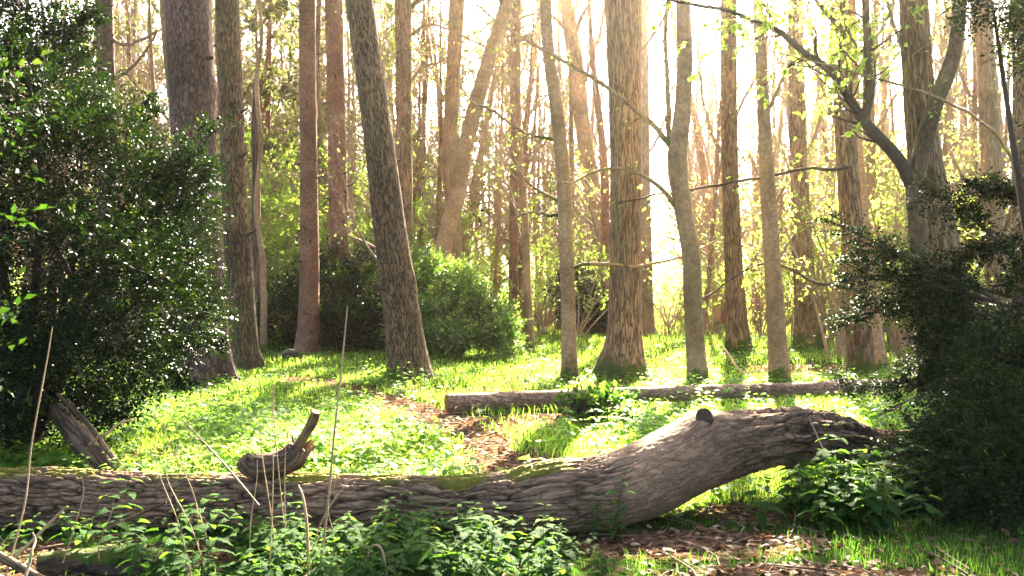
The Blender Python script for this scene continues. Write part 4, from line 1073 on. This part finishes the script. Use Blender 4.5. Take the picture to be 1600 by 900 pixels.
# ------------------------------------------------------------------ fallen logs
def big_log():
    D0 = 6.1
    spec = [(-260, 782, 6.35, 46), (-100, 778, 6.3, 46), (60, 780, 6.25, 46), (200, 783, 6.2, 47), (350, 786, 6.15, 48), (500, 788, 6.1, 50), (620, 790, 6.05, 50), (720, 792, 6.0, 49), (800, 786, 5.97, 52),
            (860, 778, 5.98, 58), (940, 768, 6.1, 59), (1020, 742, 6.3, 58), (1090, 708, 6.55, 56), (1150, 692, 6.75, 52), (1220, 682, 7.0, 46), (1290, 684, 7.25, 39), (1350, 696, 7.5, 31), (1410, 697, 7.8, 27), (1480, 690, 8.2, 26), (1560, 684, 8.7, 24), (1650, 680, 9.3, 22)]
    pts = np.array([[*P(x, y, d), r * d / F_PX] for x, y, d, r in spec])
    K, S = 1500, 210
    pr = cr_spline(pts, K)
    Pt, R = pr[:, :3], pr[:, 3]
    root = thing('fallen_tree', 'long fallen trunk with curved arched end lying across the foreground', 'fallen tree', (0, 6.1, 0))
    tan = norm(np.gradient(Pt, axis=0))
    e1 = norm(np.cross(tan, np.array([0, 0, 1.0])))      # towards the camera
    e2 = np.cross(e1, tan)
    th = np.linspace(0, 2 * np.pi, S, endpoint=False)
    c, sn = np.cos(th), np.sin(th)
    s = np.r_[0, np.cumsum(np.linalg.norm(np.diff(Pt, axis=0), axis=1))]
    bc = np.stack([R[:, None] * c, R[:, None] * sn, np.broadcast_to(s[:, None], (K, S))], -1)
    xw = Pt[:, 0][:, None]
    smooth_zone = np.exp(-((xw - 1.05) / 0.55) ** 2)       # bark gone on the bend
    warp = bc + 0.05 * fbm(bc * np.array([3, 3, 1.2]), 7, 3)[..., None]
    ridg = 1 - np.abs(fbm(warp * np.array([19, 19, 3.6]), 31, 3)) * 2.6
    ridg = np.clip(ridg, -1, 1)
    ridg2 = 1 - np.abs(fbm(warp * np.array([42, 42, 9]), 41, 2)) * 2.6
    fine = fbm(bc * np.array([60, 60, 22]), 51, 3)
    low = fbm(bc * np.array([2.6, 2.6, 1.4]), 61, 3)
    bcw = bc + 0.030 * np.stack([fbm(bc * np.array([9, 9, 5]), 91 + k, 3) for k in range(3)], -1) * np.array([1.2, 1.2, 4.5])
    e1_ = voro_edge(bcw * np.array([23, 23, 2.6]), 5)
    e2_ = voro_edge(bcw * np.array([40, 40, 7]) + 9, 6)
    keepb = np.clip(1 - 1.1 * smooth_zone + .5 * fbm(bc * np.array([5, 5, 3]), 17, 2), 0.05, 1)
    crack = np.clip(1 - e1_ / 0.15, 0, 1) ** 0.8 * keepb
    crack2 = np.clip(1 - e2_ / 0.16, 0, 1) * (.25 + .45 * keepb)
    disp0 = -0.026 * crack - 0.008 * crack2
    disp = disp0 - 0.010 * np.clip(ridg, 0, 1) ** 2.5 * (1 - 0.85 * smooth_zone) - 0.006 * np.clip(ridg2, 0, 1) ** 2 * (1 - .6 * smooth_zone) + 0.004 * fine + 0.030 * low
    # torn fibres on the arch
    arch = np.exp(-((xw - 1.95) / 0.42) ** 2)
    disp += arch * 0.020 * np.sin(26 * np.broadcast_to(th[None], (K, S)) / 2 + 6 * fbm(bc * np.array([2, 2, .8]), 5, 2))
    # long split in the bark on top near the middle
    px_s = (xw - P(760, 745, 6.0)[0]) / 0.21
    ang = np.arctan2(np.sin(th - 1.12 - 0.0), np.cos(th - 1.12))[None] - 0.18 * px_s
    disp -= 0.06 * np.exp(-(ang / 0.09) ** 2) * np.exp(-np.abs(px_s) ** 3)
    # swellings: knot at the bend
    kx = xw - P(1102, 660, 6.6)[0]
    disp += 0.05 * np.exp(-(kx / .13) ** 2 - (np.arctan2(np.sin(th - 1.15), np.cos(th - 1.15))[None] / .5) ** 2)
    pxs = 800 + (Pt[:, 0] / Pt[:, 1] * F_PX)[:, None]
    topness = np.clip((np.sin(th)[None] - .72) / .25, 0, 1)
    mz = 0
    for c0, w0, k0 in ((120, 80, .5), (300, 90, .45), (480, 60, .9), (600, 60, .65), (720, 50, 1.0), (845, 45, 1.3), (20, 60, .6)):
        mz = np.maximum(mz, k0 * np.exp(-((pxs - c0) / w0) ** 2))
    mz = np.clip(mz * topness * 1.5 + .55 * fbm(bc * np.array([14, 14, 10]), 77, 4) - .33, 0, 1)
    disp += mz * (0.006 + 0.010 * np.clip(fbm(bc * np.array([55, 55, 45]), 78, 2) + .2, 0, 1))
    Rr = R[:, None] + disp
    v = Pt[:, None] + e1[:, None] * (Rr * c)[..., None] + e2[:, None] * (Rr * sn)[..., None] - np.array(root.location)
    a = (np.arange(K - 1)[:, None] * S); j = np.arange(S); j1 = (j + 1) % S
    q = np.stack([a + j, a + j1, a + S + j1, a + S + j], -1).reshape(-1, 4)
    mb = MB(); mb.add(v, q, bc=bc, rnd=np.broadcast_to(smooth_zone * .9, (K, S)).ravel())
    lo = mb.build('trunk', M['log'], root)
    for nm, arr in (('crack', np.clip(crack + .6 * crack2, 0, 1)), ('mossy', np.clip(mz * 2.2, 0, 1))):
        at_ = lo.data.attributes.new(nm, 'FLOAT', 'POINT')
        at_.data.foreach_set('value', arr.astype(np.float32).ravel())
    loc = np.array(root.location)
    # cut knot on the bend
    kb = MB()
    pk = np.array([P(1106, 672, 6.62), P(1102, 660, 6.5), P(1101, 652, 6.42)]) - loc
    pr = cr_spline(np.c_[pk, [.10, .07, .062]], 10)
    tubes(kb, pr[None, :, :3], pr[None, :, 3], 26, cap=True, rough=.34, seed=3)
    o = kb.build('knot', M['dead'], root); o['label'] = 'dark sawn knot'
    # the broken branch on the left
    bb = MB()
    pk = np.array([P(380, 716, 5.98), P(392, 727, 6.0), P(420, 730, 6.02), P(446, 722, 6.02), P(464, 710, 6.0), P(472, 703, 6.0)]) - loc
    pr = cr_spline(np.c_[pk, np.array([13, 19, 20, 20, 20, 13]) * 6 / F_PX], 50)
    tubes(bb, pr[None, :, :3], pr[None, :, 3], 26, cap=True, rough=.42, seed=5)
    b = bb.build('broken_branch', M['dead'], root); b['label'] = 'short dark broken branch lying along the top'
    ub = MB()
    pk = np.array([P(462, 704, 6.0), P(475, 682, 5.98), P(488, 660, 5.95), P(494, 643, 5.93)]) - loc
    pr = cr_spline(np.c_[pk, np.array([8.5, 7.5, 8.5, 7]) * 6 / F_PX], 24)
    tubes(ub, pr[None, :, :3], pr[None, :, 3], 14, cap=True, rough=.14, seed=6)
    for k in range(15):   # torn collar
        aa = k * .42
        base = P(464 + 15 * math.cos(aa), 708 + 11 * math.sin(aa), 5.99 - .05 * math.sin(aa)) - loc
        tip = base + np.array([.035 * math.cos(aa) + .03 * rng.random(), -.03 * math.sin(aa), .02 + .05 * rng.random()])
        pr = cr_spline(np.c_[np.array([base, (base + tip) / 2 + .004, tip]), [.014, .010, .003]], 6)
        tubes(ub, pr[None, :, :3], pr[None, :, 3], 6, rough=.2, seed=k)
    u = ub.build('upright_stub', M['stub'], root); u['label'] = 'splintered stub pointing up to the right'
    return root
LOG = big_log()

def cut_log():
    spec = [(699, 634, 11.5, 14.5), (760, 632, 11.65, 14.5), (850, 629, 11.9, 14), (950, 624, 12.15, 14), (1050, 619, 12.4, 14), (1150, 615, 12.7, 13), (1250, 611, 13.0, 12.5), (1345, 606, 13.4, 12), (1420, 603, 13.7, 11)]
    pts = np.array([[*P(x, y, d), r * d / F_PX] for x, y, d, r in spec])
    pts[:, 2] = np.maximum(pts[:, 3] * 0.9 + 0.02, np.minimum(pts[:, 2], pts[:, 3] + .03))
    loc = pts[0, :3] * np.array([1, 1, 0])
    root = thing('cut_log', 'straight reddish log with sawn end lying at the far side of the path', 'log', loc)
    pr = cr_spline(pts, 260); pr[:, :3] -= loc
    mb = MB()
    tubes(mb, pr[None, :, :3], pr[None, :, 3], 36, cap=False, rough=.10, seed=9)
    mb.build('trunk', M['log2'], root)
    cb = MB()
    t = norm(pr[1, :3] - pr[0, :3])
    p0 = np.stack([pr[0, :3] - t * .012, pr[0, :3] + t * .02])
    tubes(cb, p0[None], np.array([[pr[0, 3] * .97, pr[0, 3] * .99]]), 30, cap=True)
    o = cb.build('sawn_end', M['log2'], root); o['label'] = 'orange-brown sawn end'
cut_log()

def stick(name, label, cat, pts, mat, sides=8, rough=.1, group=None, cap=True):
    """pts: (px, py, d, width px)"""
    W = np.array([[*P(x, y, d), w * d / F_PX / 2] for x, y, d, w in pts])
    loc = np.array([W[0, 0], W[0, 1], 0.0])
    root_pr = cr_spline(W, 30); root_pr[:, :3] -= loc
    mb = MB(); tubes(mb, root_pr[None, :, :3], root_pr[None, :, 3], sides, cap=cap, rough=rough, seed=int(abs(pts[0][0])))
    return tag(mb.build(name, mat, None, loc), label, cat, group)
stick('dead_stump', 'weathered leaning dead wood under the holly bush', 'dead wood', [(178, 742, 7.0, 34), (150, 712, 7.1, 38), (120, 680, 7.25, 34), (88, 640, 7.45, 26)], M['dead'], 16, .35)
stick('dead_branch', 'thin broken branch leaning over the dead wood under the holly', 'branch', [(200, 742, 6.9, 7), (165, 700, 7.0, 9), (135, 660, 7.1, 9), (90, 615, 7.3, 6)], M['dead'], 8, .2)
stick('dead_branch', 'pale crooked branch on the nettles right of the dead wood', 'branch', [(140, 695, 7.0, 5), (156, 682, 6.95, 5), (168, 677, 6.9, 4.5), (186, 662, 6.9, 3.5), (208, 655, 6.9, 2.5)], M['straw'], 7, .15)
stick('mossy_log', 'short log covered in green moss in the lower left corner', 'log', [(60, 888, 5.15, 44), (120, 880, 5.2, 54), (200, 878, 5.2, 52), (290, 885, 5.15, 36)], M['mossy'], 24, .3)
stick('fallen_stick', 'bare orange-brown stick in the bottom left corner', 'stick', [(-30, 855, 4.95, 16), (20, 880, 4.9, 15), (70, 908, 4.85, 12)], M['dead'], 9, .12)
stick('fallen_stick', 'pale bleached crooked twig standing in front of the mossy log', 'stick', [(38, 905, 4.75, 5), (46, 880, 4.8, 5), (49, 862, 4.8, 4.2), (55, 846, 4.85, 3.6), (51, 832, 4.85, 2.4)], M['white_twig'], 7, .2)
stick('fallen_stick', 'straight grey twig slanting up over the dark gap under the fallen trunk', 'stick', [(20, 875, 5.0, 5), (60, 835, 5.1, 5), (100, 795, 5.2, 4)], M['straw'], 6, .05)
stick('fallen_stick', 'long thin pale stick lying behind the mossy log', 'stick', [(60, 858, 5.5, 5), (130, 845, 5.5, 6), (180, 820, 5.5, 6), (260, 785, 5.5, 4)], M['dead'], 6, .08)
stick('fallen_branch', 'dark bare branch propped against the massive trunk on the right', 'branch', [(1372, 648, 10.4, 5), (1420, 628, 10.6, 8), (1470, 605, 10.9, 9), (1520, 570, 11.3, 8)], M['dead'], 8, .12)
stick('fallen_branch', 'thin stick lying across the path before the cut log', 'branch', [(690, 691, 9.4, 3), (740, 688, 9.45, 4), (790, 686, 9.5, 3)], M['dead'], 6, .1)
stick('fallen_branch', 'dark root-like stick crossing the path further back', 'branch', [(668, 668, 10.2, 3), (700, 668, 10.25, 4), (730, 674, 10.0, 3)], M['dead'], 6, .1)
stick('fallen_branch', 'curved fallen bough on the grass right of the forked smooth trunk', 'branch', [(1128, 540, 19, 4), (1140, 556, 18, 4), (1155, 578, 16.9, 4), (1175, 584, 16.6, 3)], M['smooth'], 6, .1)
stick('fallen_bough', 'thick fallen stem lying on the ground behind the furrowed trunk', 'fallen tree', [(1380, 548, 23, 12), (1440, 540, 23.5, 12), (1520, 530, 24, 11), (1600, 526, 24.5, 10)], M['dead'], 10, .1)
stick('mossy_stump', 'small mossy lump of wood at the foot of the orange-red pine', 'stump', [(440, 556, 20.3, 10), (452, 553, 20.2, 14), (466, 553, 20.2, 10)], M['mossy'], 10, .3)

# ------------------------------------------------------------------ ground cover and grass (uncountable)
LOG_XY = [(P(x, 0, d)[0], d) for x, d in ((-300, 6.35), (60, 6.25), (500, 6.1), (800, 5.97), (940, 6.1), (1090, 6.55), (1220, 7.0), (1350, 7.5), (1480, 8.2), (1650, 9.3))]
CUT_XY = [(P(x, 0, d)[0], d) for x, d in ((699, 11.5), (950, 12.15), (1150, 12.7), (1420, 13.7))]
def behind_log(x, y):
    lx, ly = zip(*LOG_XY)
    return y > np.interp(x, lx, ly)

def scatter(n, d0, d1, dens, wide=0.56):
    """points on the ground seen by the camera, kept with probability dens(x, y)"""
    y = d0 * (d1 / d0) ** rng.random(n) if d0 > 0 else rng.uniform(d0, d1, n)
    x = rng.uniform(-wide, wide, n) * y
    ok = rng.random(n) < dens(x, y)
    ok &= ((seg_dist(x, y, LOG_XY) > 0.22) | ((x > 0.95) & (x < 3))) & (seg_dist(x, y, CUT_XY) > 0.14)
    x, y = x[ok], y[ok]
    return np.c_[x, y, gh(x, y)]

def blades(mb, p, h, w, lean=0.35, rnd=None):
    n = len(p)
    h = h * rng.uniform(.5, 1.3, n); az = rng.uniform(0, 6.28, n)
    side = np.c_[np.cos(az), np.sin(az), np.zeros(n)]
    ln = np.c_[rng.normal(0, lean, (n, 2)), np.zeros(n)]
    v = np.empty((n, 5, 3))
    mid = p + np.c_[ln[:, :2] * .35 * h[:, None], h * .6]
    tip = p + np.c_[ln[:, :2] * 1.1 * h[:, None], h]
    v[:, 0] = p - side * w; v[:, 1] = p + side * w
    v[:, 2] = mid + side * w * .8; v[:, 3] = mid - side * w * .8; v[:, 4] = tip
    o = (np.arange(n) * 5)[:, None]
    r = rng.random(n) if rnd is None else rnd
    mb.add(v.reshape(-1, 3), np.array([[0, 1, 2, 3]]) + o, np.array([[3, 2, 4]]) + o, rnd=np.repeat(r, 5))

def grass_density(x, y):
    m = 1 - dirt_mask(x, y) * 1.15
    m = np.where(behind_log(x, y), m, m * np.where(x > .6, .8, .15))
    return np.clip(m, 0, 1)
mb = MB()
p = scatter(80000, 4.4, 9.5, lambda x, y: grass_density(x, y) * np.where(behind_log(x, y), 1, .4))
blades(mb, p, .065, .0022, rnd=np.where(behind_log(p[:, 0], p[:, 1]), 1, .12) * rng.random(len(p)))  # blades before the log get a darker colour, shade put into their tone
p = scatter(110000, 8, 30, grass_density)
blades(mb, p, .10, .0048)
p = scatter(20000, 24, 60, lambda x, y: np.full(x.shape, .9))
blades(mb, p, .16, .012)
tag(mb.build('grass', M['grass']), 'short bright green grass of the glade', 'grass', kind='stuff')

def nettle_arrays(mb_l, mb_s, pos, h, pairs, leaf, tmpl, lean=.12):
    """upright plants with opposite pairs of leaves, each pair turned a quarter"""
    n = len(pos)
    ln = np.c_[rng.normal(0, lean, (n, 2)), np.ones(n)]
    az0 = rng.uniform(0, 6.28, n)
    hh = h * rng.uniform(.6, 1.3, n) * (np.clip(1 + 1.3 * fbm(pos * np.array([.8, .8, 0]) + 3.1, 83, 2), .45, 1.8) if n > 5 else 1)
    br = rng.uniform(0, .6, n) if n < 5 else np.clip(rng.uniform(0, .5, n) + .45 * fbm(pos * np.array([.9, .9, 0]), 84, 2), 0, .8)
    if mb_s is not None:
        Pa = np.stack([pos + ln * (hh * t)[:, None] - np.array([0, 0, .03]) * (1 - t) for t in np.linspace(0, 1, 4)], 1)
        tubes(mb_s, Pa, np.tile(np.array([.0028, .0026, .002, .0012]), (n, 1)), 4)
    for k in range(pairs):
        t = .22 + .78 * k / (pairs - 1)
        c = pos + ln * (hh * t)[:, None]
        size = leaf * (0.55 + 0.6 * math.sin(math.pi * min(1, .25 + t * .62))) * (0.55 if k == pairs - 1 else 1)
        for s in (0, math.pi):
            a = az0 + k * math.pi / 2 + s + rng.normal(0, .15, n)
            out = np.c_[np.cos(a), np.sin(a), np.full(n, .35 if k < pairs - 1 else .9)]
            st = c + norm(out) * size * .28
            d = np.c_[np.cos(a), np.sin(a), rng.normal(.08 if k < pairs - 1 else .5, .15, n)]
            up = np.array([0, 0, 1.0]) + .25 * rng.normal(size=(n, 3))
            L = size * rng.uniform(.75, 1.2, n)
            r = np.clip(br + .35 * (t - .3) + rng.normal(0, .1, n), 0, 1)
            place_leaves(mb_l, st, d, up, L, L * 1.2, tmpl, r)
            if mb_s is not None:
                tubes(mb_s, np.stack([c, st + d * .002], 1), np.full((n, 2), .0011), 3)

# behind the log: sea of nettles and herbs on the left, low herbs elsewhere
def cover_density(x, y):
    px = 800 + x / y * F_PX; py = HORIZ + F_PX * CAM_H / y
    d = 0.18 + 0 * x
    d = np.where((px < 640) & (py > 600), .95, d)
    d = np.where((px > 640) & (px < 730) & (py > 670), .5, d)
    d = np.where((px > 900) & (py > 620) & (py < 700), .35, d)
    d = np.where((px > 1040) & (py > 600) & (py < 680), .55, d)
    d = d * (0.35 + 1.3 * np.clip(fbm(np.stack([x * .9, y * .9, 0 * x], -1), 81, 2) + .5, 0, 1))
    return np.where(behind_log(x, y), d * (1 - dirt_mask(x, y)), 0)
lm, sm = MB(), MB()
p = scatter(3400, 6.2, 10.5, cover_density)
nettle_arrays(lm, None, p, .25, 4, .074, LEAFN_LOW)
p = scatter(7000, 10, 30, lambda x, y: cover_density(x, y))
nettle_arrays(lm, None, p, .18, 3, .07, LEAF2)
p = scatter(42000, 6.5, 26, lambda x, y: np.where(behind_log(x, y), .55 * (1 - dirt_mask(x, y)), 0) * (fbm(np.stack([x * .7, y * .7, 0 * x], -1), 82, 2) > -.1))
feet = [np.array(t.location) for t in T.values()]
fp = np.array([f + np.r_[r_ * math.cos(a_), r_ * math.sin(a_), 0] for f in feet if f[1] < 25 for r_, a_ in zip(rng.uniform(.3, .75, 26), rng.uniform(math.pi, 2 * math.pi, 26))])
fp[:, 2] = gh(fp[:, 0], fp[:, 1])
nettle_arrays(lm, None, fp, .15, 4, .07, LEAFN_LOW)
nn = len(p); p[:, 2] += rng.uniform(.02, .09, nn)
place_leaves(lm, p, np.c_[rng.normal(size=(nn, 2)), rng.normal(.1, .2, nn)], np.array([0, 0, 1.0]) + .35 * rng.normal(size=(nn, 3)), .042 * rng.uniform(.5, 1.4, nn), .034, LEAF2)
tag(lm.build('undergrowth', M['cover']), 'bright sunlit nettles and herbs carpeting the glade', 'undergrowth', kind='stuff')

# dry leaves on the bare ground
mb = MB()
p = scatter(22000, 4.4, 22, lambda x, y: np.clip(dirt_mask(x, y) * .9 + .09, 0, 1))
p2 = scatter(2200, 4.4, 6.6, lambda x, y: np.where(x > 0.4, .5 * dirt_mask(x, y) + .16, .2))
p = np.vstack([p, p2]); n = len(p); p[:, 2] += rng.uniform(.006, .02, n)
place_leaves(mb, p, np.c_[rng.normal(size=(n, 2)), rng.normal(.0, .12, n)], np.array([0, 0, 1.0]) + .55 * rng.normal(size=(n, 3)), .055 * rng.uniform(.5, 1.3, n), .036 * rng.uniform(.6, 1.2, n), LEAFO)
tag(mb.build('leaf_litter', M['dry']), 'brown dead leaves scattered on the bare soil and path', 'dead leaves', kind='stuff')

# twigs dropped on the floor
mb = MB()
p = scatter(2600, 4.6, 22, lambda x, y: np.clip(.10 + dirt_mask(x, y) * .6, 0, 1)); n = len(p)
az = rng.uniform(0, 6.28, n); ln = rng.uniform(.12, .5, n)
d = np.c_[np.cos(az), np.sin(az), rng.normal(.05, .08, n)]
bend = .12 * rng.normal(size=(n, 3)) * np.array([1, 1, .3])
tw = np.stack([p + np.array([0, 0, .012]) + (d * t + bend * math.sin(t * 3.14)) * ln[:, None] for t in (0, .35, .7, 1)], 1)
tubes(mb, tw, np.outer(rng.uniform(.003, .008, n), [1, .9, .7, .35]), 5)
tag(mb.build('fallen_twigs', M['dead']), 'thin dead twigs strewn over soil, path and grass', 'twigs', kind='stuff')

# ------------------------------------------------------------------ single nettle plants in front of the log
def proto_nettle(k):
    root = thing('nettle_plant', 'x', 'nettle')
    lm, sm = MB(), MB()
    h = [.34, .42, .30, .48, .24, .38][k]
    nettle_arrays(lm, sm, np.zeros((1, 3)), h, [6, 7, 5, 8, 4, 6][k], .09, LEAFN, lean=.14)
    sm.build('stem', M['nettle'], root)
    lm.build('leaves', M['nettle'], root)
    return root
pn = [proto_nettle(k) for k in range(6)]
used = set()
def put_nettle(x, y, lab, grp, sc):
    pi = int(rng.integers(0, 6)); rz = rng.uniform(0, 6.28); loc = (x, y, float(gh(x, y)) - .005)
    if pi not in used:
        used.add(pi); r = pn[pi]; r.location = loc; r.rotation_euler = (0, 0, rz); r.scale = (sc,) * 3
    else:
        r = dup(pn[pi], loc, rz, sc)
    r['label'] = lab; r['group'] = grp
LABF = ('green nettle growing before the straight left half of the fallen trunk', 'nettles before the fallen trunk')
k = 0
while k < 185:
    px = rng.triangular(150, 640, 990); y = rng.uniform(4.55, 5.62)
    x = (px - 800) * y / F_PX
    if seg_dist(np.array([x]), np.array([y]), LOG_XY)[0] < .33: continue
    if px > 880 and y < 5.0 and rng.random() < .6: continue
    put_nettle(x, y, *LABF, rng.uniform(.5, .88) * (1 if px < 880 else .6)); k += 1
k = 0
while k < 15:
    px = rng.uniform(-20, 330); y = rng.uniform(4.9, 5.75); x = (px - 800) * y / F_PX
    put_nettle(x, y, 'nettle in the shade at the left end of the fallen trunk', 'nettles at the left end of the trunk', rng.uniform(.6, 1.0)); k += 1
for px, py, sc in ((955, 838, .8), (1000, 806, .5), (960, 846, .6), (930, 842, .7)):
    g = G(px, py); put_nettle(g[0], g[1], 'small nettle standing alone before the dark hollow of the bent trunk', 'small nettles before the bend', sc)
LABR = ('leafy nettle in the clump under the arched end of the trunk', 'nettles under the arched end')
k = 0
while k < 58:
    px = rng.triangular(1170, 1310, 1520); y = rng.uniform(5.9, 7.0); x = (px - 800) * y / F_PX
    if seg_dist(np.array([x]), np.array([y]), LOG_XY)[0] < .22: continue
    put_nettle(x, y, *LABR, rng.uniform(.75, 1.25)); k += 1

# ------------------------------------------------------------------ dry stalks standing in the foreground
stick('dry_stalk', 'tall brown stalk rising past the holly at the far left', 'stalk', [(5, 915, 4.9, 3), (38, 790, 5.0, 3), (50, 690, 5.1, 2.6), (72, 570, 5.2, 2), (82, 510, 5.25, 1.2)], M['straw'], 6, .05)
stick('dry_stalk', 'tallest straw stalk right of the splintered stub', 'stalk', [(498, 900, 4.9, 4), (512, 790, 4.95, 4), (522, 680, 5, 3.5), (534, 570, 5.05, 2.5), (543, 478, 5.1, 2)], M['straw'], 6, .05)
stick('dry_stalk', 'bent straw stalk arching over among the nettles', 'stalk', [(560, 915, 4.7, 3.5), (574, 870, 4.7, 3.5), (584, 852, 4.7, 3.5), (598, 862, 4.68, 3.2), (606, 910, 4.65, 3)], M['straw'], 6, .05)
stick('dry_stalk', 'curled straw stalk hanging below the broken branch', 'stalk', [(482, 910, 5.0, 4), (480, 830, 5.05, 5), (474, 780, 5.1, 4), (466, 758, 5.15, 3)], M['straw'], 6, .05)
stick('dry_stalk', 'brown stalk leaning on the arched end of the trunk', 'stalk', [(1302, 738, 6.5, 3), (1285, 700, 6.6, 3), (1264, 652, 6.75, 2)], M['straw'], 6, .05)
stick('dry_stalk', 'long straw stalk slanting down to the right from the broken branch', 'stalk', [(405, 790, 5.2, 3), (350, 725, 5.3, 3), (300, 672, 5.4, 2.5), (285, 655, 5.4, 2)], M['straw'], 6, .05)
for x0, y0, x1, y1 in ((300, 905, 246, 690), (322, 895, 262, 715), (340, 900, 283, 660), (310, 870, 255, 640), (420, 905, 425, 600), (450, 900, 446, 700), (436, 900, 408, 640), (452, 890, 430, 590), (390, 880, 402, 720), (160, 905, 178, 780), (98, 880, 128, 745), (480, 890, 560, 690), (240, 890, 300, 800), (520, 830, 528, 735)):
    dd = rng.uniform(4.8, 5.2)
    bx = rng.normal(0, 8)
    stick('dry_stalk', 'thin dry straw stalk standing among the nettles before the fallen trunk', 'stalk', [(x0, y0, dd, 2.0), (x0 * .6 + x1 * .4 + bx, y0 * .6 + y1 * .4, dd, 1.8), (x1 + bx * .4, y1 * .8 + y0 * .2, dd + .05, 1.4), (x1, y1, dd + .05, .8)], M['straw'], 5, .05, group='thin dry stalks before the trunk')
print('BUILT', len(bpy.data.objects))
